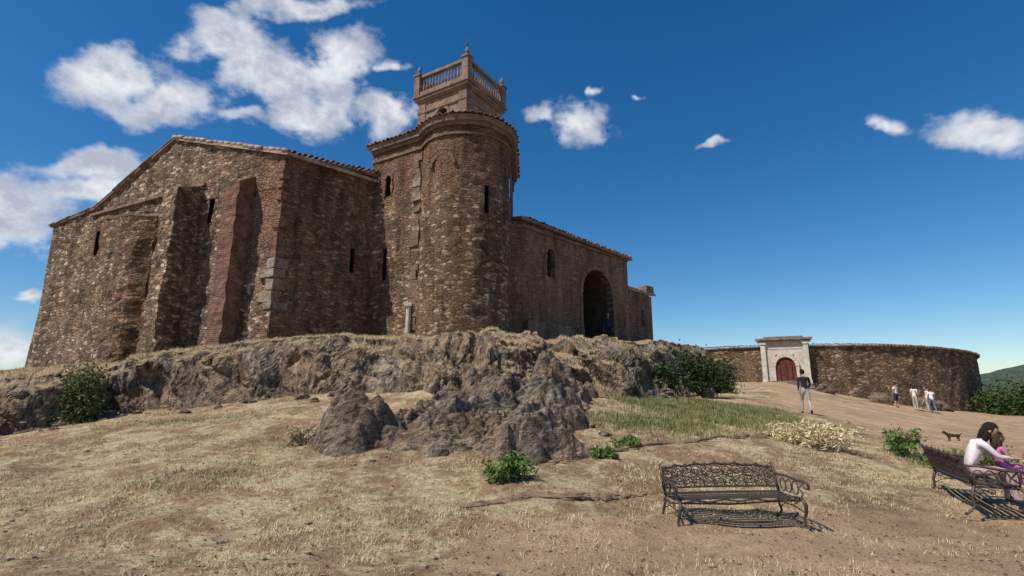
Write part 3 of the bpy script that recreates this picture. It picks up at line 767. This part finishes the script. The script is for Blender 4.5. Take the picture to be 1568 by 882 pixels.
# ------------------------------------------------------------ distant hill
A=Acc(); n=70; v=[]
for j in range(n):
    for i in range(n):
        x=330+i*9; y=330+j*8
        z=-36+78*math.exp(-(((x-625)/155)**2+((y-520)/150)**2)/2*1.0)
        z+=2.2*noise.noise(Vector((x*.08,y*.08,0)))+1.8*noise.noise(Vector((x*.21,y*.21,3)))
        v.append((x,y,z))
A.add(v,[(j*n+i,j*n+i+1,(j+1)*n+i+1,(j+1)*n+i) for j in range(n-1) for i in range(n-1)])
A.obj('wooded_hill',leafmat('hill_woods',(.03,.05,.04),(.075,.095,.06),.12),False)

# ------------------------------------------------------------ vegetation
G1=leafmat('weed_leaf',(.05,.11,.02),(.14,.22,.05),9)
G2=leafmat('dark_leaf',(.02,.032,.012),(.06,.08,.028),5)
G3=leafmat('dry_stalk',(.42,.32,.17),(.72,.60,.37),4)
G4=leafmat('green_grass_blade',(.12,.13,.04),(.31,.30,.13),2)
def bush(name,c,rx,ry,rz,nl,size,mat,clumps=12,seed=1,elong=1.6):
    rnd=random.Random(seed); A=Acc(); cl=[]
    for i in range(clumps):
        a=rnd.uniform(0,6.28); q=rnd.random()**.5*.8; cl.append(Vector((math.cos(a)*q*rx,math.sin(a)*q*ry,rnd.uniform(.2,.85)*rz)))
    for q in cl[:max(4,clumps//2)]: A.tube([Vector((q.x*.15,q.y*.15,-.1)),q*.6,q],[.02*rz+.004,.012*rz+.003,.003],5,1)
    for i in range(nl):
        q=cl[i%clumps]; d=Vector((rnd.gauss(0,1),rnd.gauss(0,1),rnd.gauss(0,.9)))
        p=q+Vector((d.x*rx,d.y*ry,d.z*rz))*.19
        if p.z<0: p.z=-p.z*.5
        a=Vector((rnd.gauss(0,1),rnd.gauss(0,1),rnd.gauss(.3,.8))).normalized(); b=a.cross(Vector((rnd.gauss(0,1),rnd.gauss(0,1),rnd.gauss(0,1)))).normalized()
        s=size*rnd.uniform(.5,1.2); A.add([p-a*s*elong,p+b*s*.5,p+a*s*elong,p-b*s*.5],[(0,1,2,3)])
    z=gz(c[0],c[1]) if len(c)<3 else c[2]
    return A.obj(name,[mat,M_wood],False,None,(c[0],c[1],z),0)
bush('green_weed',(-.05,8.05),.36,.3,.34,900,.035,G1,10,1)
bush('green_weed',(1.55,9.4),.2,.18,.2,420,.028,G1,8,2)
bush('green_weed',(2.15,10.3),.28,.22,.22,500,.028,G1,8,3)
bush('green_weed',(8.45,11.9),.42,.4,.5,1000,.035,G1,12,4)
bush('green_shrub',(8.9,10.9),1.0,.6,.36,1900,.035,leafmat('shrub_leaf',(.06,.09,.03),(.17,.19,.07)),18,5)
bush('dry_shrub',(6.9,12.2),1.1,.6,.5,2200,.03,G3,18,6,2.5)
bush('dry_shrub',(-3.95,10.2),.35,.3,.3,500,.028,leafmat('dry_stalk2',(.25,.19,.1),(.42,.35,.2)),9,7,2.5)
bush('green_bush',(-12.95,16.0,.6),.65,.6,1.7,3800,.045,leafmat('bush_leaf',(.05,.07,.025),(.17,.19,.07)),22,8)
bush('ivy_bush',(5.6,20.6,1.4),1.6,.7,1.3,4200,.06,G2,26,9)
bush('ivy_bush',(8.0,23.8,1.4),1.8,.9,1.9,6500,.065,G2,30,10)
bush('ivy_bush',(10.0,27.2,1.5),1.6,.9,1.7,4500,.07,G2,26,14)
bush('ivy_bush',(3.0,18.6,1.3),.9,.5,.8,1500,.05,G2,14,15)
bush('hedge_bush',(38.5,41.5,-1.2),3.2,2.5,3.2,7000,.13,leafmat('hedge_leaf',(.025,.045,.015),(.08,.11,.035),1.5),30,12)
bush('hedge_bush',(41.5,40.0,-1.5),3.0,2.5,2.2,4500,.13,leafmat('hedge_leaf2',(.045,.07,.02),(.13,.15,.06),1.5),24,13)
def tufts(name,pos,h,nb,mat,w=.004,spread=.05,flat=.5):
    v=[];f=[]
    for (x,y) in pos:
        z=gz(x,y)-.01
        for k in range(nb):
            a=U(0,6.28); l=h*U(.4,1.2); lean=U(.1,1)*flat; px=x+U(-spread,spread); py=y+U(-spread,spread)
            ww=w*(1+y*.06); c,s=math.cos(a),math.sin(a); o=len(v)
            v+= [(px-s*ww,py+c*ww,z),(px+s*ww,py-c*ww,z),(px+c*l*lean,py+s*l*lean,z+l*(1-lean*.55))]; f.append((o,o+1,o+2))
    A=Acc(); A.v=v; A.f=f; A.m=[0]*len(f); return A.obj(name,mat,False)
pos=[]
while len(pos)<13000:
    y=4.4+R()**1.3*13; x=U(-.98,.98)*y*1.03
    b,g,r_=masks(x,y)
    dn=noise.noise(Vector((x*.7,y*.7,8)))+.8*noise.noise(Vector((x*2.3,y*2.3,8)))
    if R()<(.3+1.7*dn)*(1-b*.85): pos.append((x,y))
tufts('dry_grass',pos,.075,7,G3,.003,flat=1.0,spread=.09)
pos=[]; pos2=[]
while len(pos)<4800:
    y=11+R()*11; x=U(.1,.95)*y; b,g,r_=masks(x,y)
    if R()<g*g*1.1: pos.append((x,y))
tufts('green_grass',pos,.17,7,G4,.005,.12,.6)
while len(pos2)<2000:
    y=5+R()*10; x=U(-.95,.5)*y; b,g,r_=masks(x,y)
    if R()<g*g*(1+noise.noise(Vector((x*2,y*2,1)))*2): pos2.append((x,y))
tufts('low_weeds',pos2,.06,7,G4,.005,.10,1.0)
pos=[]
while len(pos)<3200:
    x=U(-18,3); y=U(16.8,21)
    if R()<.35+1.4*noise.noise(Vector((x*.6,y*.6,5)))+(.5 if -7<x<-3 else 0): pos.append((x,y))
tufts('plateau_grass',pos,.12,6,G3,.004,.1,.7)
A=Acc()
for i in range(3600):
    y=4.3+R()**1.4*9; x=U(-.98,.98)*y; s=U(.008,.024); a=U(0,6.28); z=H(x,y)+.012; t=U(-.3,.3)
    c,d=math.cos(a)*s,math.sin(a)*s
    A.add([(x-c,y-d,z),(x+d*.5,y-c*.5,z+s*.5),(x+c,y+d,z+s*t),(x-d*.5,y+c*.5,z)],[(0,1,2,3)])
A.obj('fallen_leaves',M_litter,False)

# ------------------------------------------------------------ benches
def bench(name,x,y,rot,zs=.84,sc=1):
    e=empty(name,(x,y,gz(x,y))); e.rotation_euler=(0,0,rot); e.scale=(sc,sc,zs)
    def put(A,nm,smooth=True):
        o=A.obj(nm,M_iron,smooth); o.parent=e; return o
    cv=lambda x:.06*(1-(x/.85)**2)
    yb=lambda z:.20+(z-.42)*.28
    BP=lambda x,z:Vector((x,yb(z)+cv(x),z))
    ztop=lambda x:.80+.05*math.cos(x*math.pi/1.6)+.012*math.cos(x*22)
    X=np.linspace(-.8,.8,41)
    A=Acc()
    A.tube([BP(x,ztop(x)) for x in X],.018,8); A.tube([BP(x,.50) for x in X],.014,8); A.tube([BP(x,.665+.02*math.sin(x*20)) for x in X],.009,6)
    K=11
    for i in range(K):
        cx=-.8+1.6*(i+.5)/K; w=.8/K
        for zc_,rz_,ph in ((.585,.075,0),(.735,.065,1)):
            A.tube([BP(cx+math.cos(t)*w*.95,zc_+math.sin(t)*rz_+(ztop(cx)-.83)*ph) for t in np.linspace(0,2*math.pi,15)[:-1]],.0095,6,closed=True)
            sp_=[BP(cx+math.cos(t*2.2+i)*w*.65*(1-t/5),zc_+math.sin(t*2.2+i)*rz_*.65*(1-t/5)) for t in np.linspace(0,4.2,16)]
            A.tube(sp_,.008,5)
            for t in (0.6,2.2,4.0,5.4):
                A.ball(BP(cx+math.cos(t+i)*w*.55,zc_+math.sin(t+i)*rz_*.55),.022,.007,.014,None,7,5)
        A.tube([BP(cx-w,.5),BP(cx-w*.6,.58),BP(cx-w*1.0,.665),BP(cx-w*.6,.75),BP(cx-w,ztop(cx-w))],.009,6)
        A.ball(BP(cx,ztop(cx)+.018),.03,.012,.02,None,7,5)
    put(A,'backrest')
    A=Acc()
    for k in range(7):
        y0=-.27+.45*k/6; zz=.425+.012*math.cos(k*1.1)
        vs=[]
        for i,x in enumerate(X):
            yy=y0+cv(x); vs+=[(x,yy-.024,zz),(x,yy+.024,zz),(x,yy+.024,zz-.012),(x,yy-.024,zz-.012)]
        n=len(X); f=[(i*4+q,(i+1)*4+q,(i+1)*4+(q+1)%4,i*4+(q+1)%4) for i in range(n-1) for q in range(4)]+[(3,2,1,0),(n*4-4,n*4-3,n*4-2,n*4-1)]
        A.add(vs,f)
    A.tube([(x,-.29+cv(x),.40-.015*math.cos(x*16)) for x in X],.013,6)
    A.tube([(x,-.285+cv(x),.355+.03*abs(x/.8)) for x in X],.009,6)
    for i in range(16):
        x=-.75+1.5*i/15; A.tube([(x,-.29+cv(x),.40),(x+.03,-.29+cv(x),.375),(x,-.287+cv(x),.36)],.006,5)
    put(A,'seat')
    A=Acc()
    for sx in (-.8,.8):
        o=.03 if sx>0 else -.03
        A.tube([(sx,.19,.42),(sx,.23,.25),(sx+o,.22,.12),(sx+o,.30,.02),(sx+o,.34,.0)],[.022,.02,.016,.018,.022],8)
        A.tube([(sx,.20,.42),(sx,.245,.6),(sx,.31,.83),(sx,.34,.86),(sx,.36,.84)],[.02,.02,.018,.016,.012],8)
        A.tube([(sx,-.27,.42),(sx+o*.5,-.33,.33),(sx+o,-.30,.2),(sx+o,-.25,.1),(sx+o,-.31,.01),(sx+o,-.36,.0)],[.024,.026,.018,.016,.02,.024],8)
        A.tube([(sx,-.28,.40),(sx,.2,.40)],.015,8)
        arm=[(sx,.27,.70),(sx+o,.1,.70),(sx+o*2,-.12,.66),(sx+o*2.2,-.28,.66),(sx+o*2.2,-.345,.62),(sx+o*2.2,-.33,.56),(sx+o*2,-.27,.56),(sx+o*2,-.255,.60)]
        A.tube(arm,[.016,.018,.022,.024,.02,.018,.014,.01],8)
        A.tube([(sx+o*2,-.25,.64),(sx+o,-.19,.55),(sx+o,-.27,.48),(sx,-.27,.42)],.013,7)
        for cy in (-.12,.02,.14):
            A.tube([(sx+o,cy+math.cos(t)*.062,.545+math.sin(t)*.1) for t in np.linspace(0,2*math.pi,14)[:-1]],.009,6,closed=True)
            A.tube([(sx+o*.6,cy+math.cos(t*2)*.05*(1-t/5),.33+math.sin(t*2)*.05*(1-t/5)) for t in np.linspace(0,4.2,14)],.008,5)
        A.tube([(sx+o,-.28,.2),(sx,-.1,.27),(sx,.08,.27),(sx+o,.22,.18)],.010,6)
    put(A,'cast_legs_and_arms')
    A=Acc(); A.tube([(x,0,.28+.05*abs(x)) for x in np.linspace(-.8,.8,9)],.01,6); put(A,'stretcher')
    return e
bench('park_bench',2.70,6.84,math.radians(6),.76,.95)
bx,by=6.56,7.88
bench('park_bench',bx,by,math.radians(66),.86)

# ------------------------------------------------------------ people
def cmat(n,c,v=.2): return plain(n,c,v,8,.85,.003)
SK=cmat('skin',(.42,.24,.155),.1); HD=cmat('dark_hair',(.02,.014,.01)); HB=cmat('brown_hair',(.06,.035,.02)); EY=cmat('eye_dark',(.02,.015,.012)); LP=cmat('lips',(.35,.12,.09))
WH=cmat('white_cloth',(.75,.73,.70),.1); BL=cmat('black_cloth',(.02,.02,.025)); GY=cmat('grey_cloth',(.40,.38,.36)); PK=cmat('pale_pink_cloth',(.74,.64,.64),.1); MG=cmat('magenta_cloth',(.55,.16,.38)); BG=cmat('beige_cloth',(.5,.42,.33)); NV=cmat('navy_cloth',(.03,.04,.08)); SH=cmat('shoe',(.5,.47,.44)); SHD=cmat('shoe_dark',(.05,.04,.035)); JE=cmat('denim',(.12,.17,.27)); DP=cmat('dusty_pink_cloth',(.48,.33,.33))
STAND=dict(pelvis=(0,0,.95),spine=(0,.005,1.12),chest=(0,0,1.30),neck=(0,.01,1.46),head=(0,-.01,1.53),
 shL=(.17,.01,1.40),elL=(.22,.02,1.13),wrL=(.23,-.06,.89),shR=(-.17,.01,1.40),elR=(-.22,.02,1.13),wrR=(-.23,-.06,.89),
 hipL=(.09,0,.90),knL=(.10,-.02,.50),anL=(.10,.02,.09),toL=(.115,-.13,.035),hipR=(-.09,0,.90),knR=(-.10,-.02,.50),anR=(-.10,.02,.09),toR=(-.115,-.13,.035))
def human(name,loc,heading,over={},mats=None,sleeve=1,shorts=0,scale=1.0,longhair=False,hrot=(0,0),headscale=1.0,curl=.3):
    J={k:Vector(v) for k,v in STAND.items()}; J.update({k:Vector(v) for k,v in over.items()})
    skin,hair,top,bot,shoe=mats
    V=[];E=[];Rd=[];bones=[]
    def ad(p,par,r,cat=None):
        V.append(Vector(p)); Rd.append(r if isinstance(r,tuple) else (r,r)); i=len(V)-1
        if par is not None: E.append((par,i)); bones.append((V[par],V[i],cat))
        return i
    pe=ad(J['pelvis'],None,(.135,.11)); sp=ad(J['spine'],pe,(.125,.095),2); ch=ad(J['chest'],sp,(.145,.105),2)
    nk0=J['chest'].lerp(J['neck'],.75); nb=ad(nk0,ch,(.085,.07),2); nk=ad(J['neck'],nb,(.052,.052),0); ad(J['head'],nk,(.055,.055),0)
    for s in 'LR':
        sh=ad(J['sh'+s],ch,.062,2); mid=J['sh'+s].lerp(J['el'+s],.5); c1=2 if sleeve>0 else 0; c2=2 if sleeve>1 else 0
        m=ad(mid,sh,.050,c1); el=ad(J['el'+s],m,.040,c2); f=ad(J['el'+s].lerp(J['wr'+s],.4),el,.038,c2); wr=ad(J['wr'+s],f,.025,c2)
        d=(J['wr'+s]-J['el'+s]).normalized(); sd_=Vector((0,1,0)) if abs(d.y)<.6 else Vector((1,0,0)); sd_=(sd_-d*sd_.dot(d)).normalized(); nn=d.cross(sd_).normalized()
        if s=='R': nn=-nn
        pa=ad(J['wr'+s]+d*.05,wr,(.030,.022),0)
        for k,(off,l) in enumerate(((-.030,.062),(-.010,.075),(.010,.070),(.028,.055))):
            b0=V[pa]+d*.035+sd_*off; a=ad(b0,pa,.0105,0); t=ad(b0+d*l*.55-nn*l*curl*.4,a,.009,0); ad(b0+d*l*.9-nn*l*curl*1.3,t,.0075,0)
        a=ad(J['wr'+s]+d*.03-sd_*.035,wr,.012,0); ad(J['wr'+s]+d*.065-sd_*.052-nn*.01,a,.0095,0)
        hp=ad(J['hip'+s],pe,(.098,.10),3); th=ad(J['hip'+s].lerp(J['kn'+s],.5),hp,.078,3); kn=ad(J['kn'+s],th,.056,3 if shorts<2 else 0)
        cf=ad(J['kn'+s].lerp(J['an'+s],.35),kn,.056,0 if shorts else 3); an=ad(J['an'+s],cf,.038,0 if shorts else 3)
        hl=ad(J['an'+s]+Vector((0,.03,-.045)),an,.034,4); ad(J['to'+s],an,(.042,.03),4)
    me=bpy.data.meshes.new('tmp'); me.from_pydata(V,E,[]); ob=bpy.data.objects.new('tmp',me); COL.objects.link(ob)
    md=ob.modifiers.new('s','SKIN'); md.use_smooth_shade=True; md.branch_smoothing=.6
    lay=me.skin_vertices[0].data if len(me.skin_vertices) else None
    if lay:
        for i,rr in enumerate(Rd): lay[i].radius=rr; lay[i].use_root=(i==0)
    sb=ob.modifiers.new('b','SUBSURF'); sb.levels=1; sb.render_levels=1
    bpy.context.view_layer.update()
    dg=bpy.context.evaluated_depsgraph_get(); ev=ob.evaluated_get(dg); m2=ev.to_mesh()
    A=Acc(); vv=[v.co.copy() for v in m2.vertices]; A.v=[tuple(v) for v in vv]
    for p in m2.polygons:
        c=p.center; best=1e9;cat=2
        for a,b,k in bones:
            ab=b-a; t=max(0,min(1,(c-a).dot(ab)/max(1e-9,ab.length_squared))); dd=(a+ab*t-c).length
            if dd<best: best=dd;cat=k
        if cat==3 and c.z>J['pelvis'].z+.06 and 'seat' not in over: cat=2
        A.f.append(tuple(p.vertices)); A.m.append({0:0,2:2,3:3,4:4}[cat])
    ev.to_mesh_clear(); bpy.data.objects.remove(ob)
    Rm=Matrix.Rotation(hrot[1],3,'Z')@Matrix.Rotation(hrot[0],3,'X'); hs=headscale
    hc=J['head']+Rm@Vector((0,-.012,.085*hs))
    def hf(p):
        q=p.copy()
        if p.z<0: q.x*=1+.32*p.z; q.y*=1+.12*p.z if p.y>0 else 1+.05*p.z
        if p.z<-.1 and p.y>0: q.y*=.8
        return q
    A.ball(hc,.076*hs,.096*hs,.118*hs,Rm,16,12,0,hf)
    L=lambda x,y,z:hc+Rm@(Vector((x,y,z))*hs)
    A.ball(L(0,-.098,-.012),.012*hs,.018*hs,.022*hs,Rm,8,6,0)
    for sx in (-1,1):
        A.ball(L(sx*.029,-.086,.012),.013*hs,.008*hs,.007*hs,Rm,8,5,5); A.ball(L(sx*.076,.005,-.005),.01*hs,.022*hs,.032*hs,Rm,8,6,0)
        A.ball(L(sx*.029,-.088,.034),.018*hs,.006*hs,.004*hs,Rm,6,4,1)
    A.ball(L(0,-.087,-.052),.022*hs,.008*hs,.007*hs,Rm,8,5,6)
    A.ball(L(0,.012,.022),.086*hs,.102*hs,.112*hs,Rm,16,12,1,None,lambda c:(c.y<-.25 and c.z<.45) or (c.z<-.35 and c.y<.2))
    if longhair:
        A.ball(L(0,.07,-.07),.085*hs,.05*hs,.16*hs,Rm,12,10,1); A.ball(L(.06,.02,-.09),.03*hs,.05*hs,.13*hs,Rm,9,8,1); A.ball(L(-.06,.02,-.09),.03*hs,.05*hs,.13*hs,Rm,9,8,1)
    o=A.obj(name,[skin,hair,top,bot,shoe,EY,LP],True,None,loc,heading); o.scale=(scale,)*3
    return o
def P(x,y,dz=0): return (x,y,gz(x,y)+dz)
walk=dict(spine=(0,-.02,1.12),chest=(0,-.05,1.3),neck=(0,-.09,1.45),head=(0,-.12,1.52),shL=(.17,-.05,1.39),shR=(-.17,-.05,1.39),elL=(.23,.08,1.15),wrL=(.22,.02,.93),elR=(-.23,-.12,1.15),wrR=(-.20,-.28,1.0),
 knL=(.1,-.16,.53),anL=(.1,-.17,.11),toL=(.11,-.33,.07),knR=(-.1,.05,.5),anR=(-.1,.28,.17),toR=(-.11,.17,.04))
human('walking_man',P(11.55,21.0),math.radians(165),walk,(SK,HD,BL,GY,SHD),2,0,1.03,hrot=(.25,0))
for (x,y,h,mt,sc,lh,ov) in ((25.9,36.0,200,(SK,HD,WH,NV,SHD),1.0,False,{}),(26.85,35.6,110,(SK,HB,WH,BG,SH),.98,True,{}),(27.25,36.2,60,(SK,HD,WH,WH,SH),1.02,False,{'elL':(.25,-.1,1.15),'wrL':(.12,-.25,1.12)}),(27.75,35.7,250,(SK,HB,WH,BG,SHD),1.0,False,{}),(28.2,36.1,300,(SK,HD,GY,NV,SHD),.95,True,{}),(27.5,35.0,160,(SK,HB,WH,JE,SH),.96,False,walk)):
    human('standing_person',P(x,y),math.radians(h),ov,mt,1,1 if mt[3]==NV else 0,sc,lh)
q=atW((s0+s1)/2+.4)[0]+wn*.3
human('person_in_gateway',(q.x,q.y,gz(q.x,q.y)),math.radians(-10),{},(SK,HD,NV,BL,SHD),2,0,1.0)
sit=dict(pelvis=(0,0,.51),spine=(0,-.06,.68),chest=(0,-.15,.84),neck=(0,-.25,.97),head=(0,-.30,1.02),
 shL=(.17,-.17,.92),shR=(-.17,-.17,.92),elL=(.2,-.34,.72),wrL=(.11,-.52,.72),elR=(-.2,-.34,.72),wrR=(-.09,-.53,.70),
 hipL=(.09,-.03,.49),knL=(.10,-.44,.52),anL=(.11,-.46,.10),toL=(.12,-.60,.04),hipR=(-.09,-.03,.49),knR=(-.10,-.44,.52),anR=(-.11,-.50,.10),toR=(-.12,-.64,.04),seat=(0,0,0))
human('seated_woman',(bx,by,gz(bx,by)),math.radians(66),sit,(SK,HD,PK,DP,SHD),2,0,.93,True,hrot=(.45,-.3))
csit={k:v for k,v in sit.items()}
csit.update(spine=(0,0,.70),chest=(0,-.01,.88),neck=(0,-.02,1.03),head=(0,-.03,1.08),shL=(.15,0,.97),shR=(-.15,0,.97),elL=(.2,-.1,.76),wrL=(.14,-.3,.72),elR=(-.2,-.1,.76),wrR=(-.14,-.3,.72))
human('seated_child',(bx+.33,by-.16,gz(bx,by)+.25),math.radians(80),csit,(SK,HB,MG,MG,SH),1,0,.56,True,hrot=(.1,0),headscale=1.35)

def dog(x,y,rot):
    V=[];E=[];Rd=[]
    def ad(p,pa,r):
        V.append(Vector(p)); Rd.append(r if isinstance(r,tuple) else (r,r)); 
        if pa is not None: E.append((pa,len(V)-1))
        return len(V)-1
    h=ad((.22,0,.30),None,.075); m=ad((0,0,.29),h,.085); c=ad((-.2,0,.31),m,.10); n=ad((-.32,0,.40),c,.06); hd=ad((-.40,0,.46),n,.06); ad((-.52,0,.44),hd,.03)
    t=ad((.36,0,.36),h,.022); ad((.46,0,.45),t,.012)
    for s in (-1,1):
        a=ad((.23,s*.07,.22),h,.05); b=ad((.19,s*.07,.15),a,.03); k=ad((.27,s*.07,.09),b,.02); f=ad((.25,s*.07,.02),k,.02); ad((.2,s*.07,.015),f,.018)
        a=ad((-.2,s*.07,.2),c,.042); b=ad((-.19,s*.07,.11),a,.025); f=ad((-.2,s*.07,.02),b,.019); ad((-.24,s*.07,.015),f,.018)
        ad((-.385,s*.055,.53),hd,.018)
    me=bpy.data.meshes.new('t'); me.from_pydata(V,E,[]); ob=bpy.data.objects.new('small_dog',me); COL.objects.link(ob); md=ob.modifiers.new('s','SKIN'); md.use_smooth_shade=True
    for i,rr in enumerate(Rd): me.skin_vertices[0].data[i].radius=rr; me.skin_vertices[0].data[i].use_root=(i==0)
    sb=ob.modifiers.new('b','SUBSURF'); sb.levels=1; sb.render_levels=1
    me.materials.append(plain('dog_fur',(.08,.035,.02),.6,9,.9,.01)); ob.location=(x,y,gz(x,y)); ob.rotation_euler=(0,0,rot); ob.scale=(.55,)*3
dog(13.2,16.2,math.radians(-15))

# ------------------------------------------------------------ sky, sun, camera
az=Vector((-.86,-.50,0)).normalized(); EL=math.radians(54)
sdir=Vector((az.x*math.cos(EL),az.y*math.cos(EL),math.sin(EL)))
w=bpy.data.worlds.new('World'); scene.world=w; w.use_nodes=True; t=w.node_tree; t.nodes.clear()
def nd(ty,**k):
    x=t.nodes.new(ty)
    for a,b in k.items(): setattr(x,a,b)
    return x
def mt(op,a,b=None,c=None,clamp=False):
    m=nd('ShaderNodeMath',operation=op); m.use_clamp=clamp
    for i,x in enumerate((a,b,c)):
        if x is None: continue
        if isinstance(x,(int,float)): m.inputs[i].default_value=x
        else: t.links.new(x,m.inputs[i])
    return m.outputs[0]
sky=nd('ShaderNodeTexSky',sky_type='NISHITA'); sky.sun_disc=False; sky.sun_elevation=EL; sky.sun_rotation=math.atan2(sdir.x,sdir.y)%(2*math.pi)
sky.altitude=600; sky.air_density=1.0; sky.dust_density=.3; sky.ozone_density=3.0
hsv=nd('ShaderNodeHueSaturation'); hsv.inputs['Saturation'].default_value=1.36; t.links.new(sky.outputs[0],hsv.inputs['Color'])
bg=nd('ShaderNodeBackground'); bg.inputs['Strength'].default_value=.112; t.links.new(hsv.outputs[0],bg.inputs['Color'])
tc=nd('ShaderNodeTexCoord'); sp=nd('ShaderNodeSeparateXYZ'); t.links.new(tc.outputs['Generated'],sp.inputs[0])
def noi(scale,detail,rough,z=1.0,off=(0,0,0),out='Fac'):
    mp=nd('ShaderNodeMapping'); mp.inputs['Scale'].default_value=(1,1,z); mp.inputs['Location'].default_value=off; t.links.new(tc.outputs['Generated'],mp.inputs[0])
    x=nd('ShaderNodeTexNoise'); x.inputs['Scale'].default_value=scale; x.inputs['Detail'].default_value=detail; x.inputs['Roughness'].default_value=rough; t.links.new(mp.outputs[0],x.inputs['Vector']); return x.outputs[out]
wc=nd('ShaderNodeSeparateColor'); t.links.new(noi(5.5,4,.6,1.2,(3,1,2),'Color'),wc.inputs[0])
ysafe=mt('MAXIMUM',sp.outputs[1],.05); uu=mt('DIVIDE',sp.outputs[0],ysafe); vv=mt('DIVIDE',sp.outputs[2],ysafe)
uu=mt('ADD',uu,mt('MULTIPLY',mt('SUBTRACT',wc.outputs[0],.5),.26)); vv=mt('ADD',vv,mt('MULTIPLY',mt('SUBTRACT',wc.outputs[1],.5),.17))
CL=[(-.85,.652,.13,.072,0),(-.70,.590,.15,.07,0),(-.625,.7455,.11,.065,0),(-.52,.675,.15,.09,0),(-.39,.706,.10,.10,0),(-.415,.5765,.10,.065,-.05),(-.285,.561,.08,.07,-.1),(-.448,.829,.15,.03,-.05),(-.87,.452,.12,.04,-.15),(-.99,.335,.15,.08,0),(-.85,.40,.13,.05,-.05),(-.97,.08,.09,.06,-.05),(.12,.547,.075,.06,-.05),(.03,.554,.05,.03,-.15),(.176,.611,.03,.018,-.35),(.957,.5316,.14,.052,-.05),(.768,.539,.06,.03,-.2),(.4057,.50,.04,.015,-.45),(-.25,.69,.06,.026,-.25),(-.56,.56,.07,.03,-.2),(.27,.60,.04,.015,-.5),(-.95,.19,.05,.012,-.3)]
m=None
for (a,b,ru,rv,bi) in CL:
    dx=mt('DIVIDE',mt('SUBTRACT',uu,a),ru); dy=mt('DIVIDE',mt('SUBTRACT',vv,b),rv)
    d=mt('SUBTRACT',1.0+bi,mt('SQRT',mt('ADD',mt('MULTIPLY',dx,dx),mt('MULTIPLY',dy,dy))))
    m=d if m is None else mt('SMOOTH_MAX',m,d,.25)
n1=noi(11,7,.62,1.4); 
den=mt('ADD',mt('MAXIMUM',m,-.8),mt('MULTIPLY',mt('SUBTRACT',n1,.5),2.6))
al=nd('ShaderNodeMapRange',interpolation_type='SMOOTHSTEP'); t.links.new(den,al.inputs['Value']); al.inputs['From Min'].default_value=-.12; al.inputs['From Max'].default_value=.65
front=mt('GREATER_THAN',sp.outputs[1],.05); alpha=mt('MULTIPLY',mt('MULTIPLY',al.outputs[0],front),.97)
n2=noi(11,5,.62,1.4,(.012,.0,-.05))
sh=mt('SUBTRACT',n2,n1); shade=nd('ShaderNodeMapRange'); t.links.new(mt('ADD',mt('MULTIPLY',sh,1.4),mt('MULTIPLY',den,-.10)),shade.inputs['Value']); shade.inputs['From Min'].default_value=-.28; shade.inputs['From Max'].default_value=.08
cr=nd('ShaderNodeValToRGB'); t.links.new(shade.outputs[0],cr.inputs[0]); cr.color_ramp.elements[0].color=(.46,.50,.60,1); cr.color_ramp.elements[1].color=(.84,.86,.90,1)
bg2=nd('ShaderNodeBackground'); t.links.new(cr.outputs[0],bg2.inputs['Color']); bg2.inputs['Strength'].default_value=1.0
mx=nd('ShaderNodeMixShader'); t.links.new(alpha,mx.inputs[0]); t.links.new(bg.outputs[0],mx.inputs[1]); t.links.new(bg2.outputs[0],mx.inputs[2])
ow=nd('ShaderNodeOutputWorld'); t.links.new(mx.outputs[0],ow.inputs[0])

sl=bpy.data.lights.new('sun','SUN'); sl.energy=5.0; sl.angle=math.radians(.5); sl.color=(1,.93,.82)
so=bpy.data.objects.new('sun',sl); COL.objects.link(so); so.rotation_euler=sdir.to_track_quat('Z','Y').to_euler(); so.location=sdir*60
cam=bpy.data.cameras.new('camera'); cam.sensor_width=36; cam.lens=18.37; cam.clip_end=9000; cam.clip_start=.05
co=bpy.data.objects.new('camera',cam); COL.objects.link(co); co.location=(0,0,1.6); co.rotation_euler=(math.radians(90+11.24),0,0); scene.camera=co
scene.view_settings.view_transform='Standard'; scene.view_settings.look='None'; scene.view_settings.exposure=0
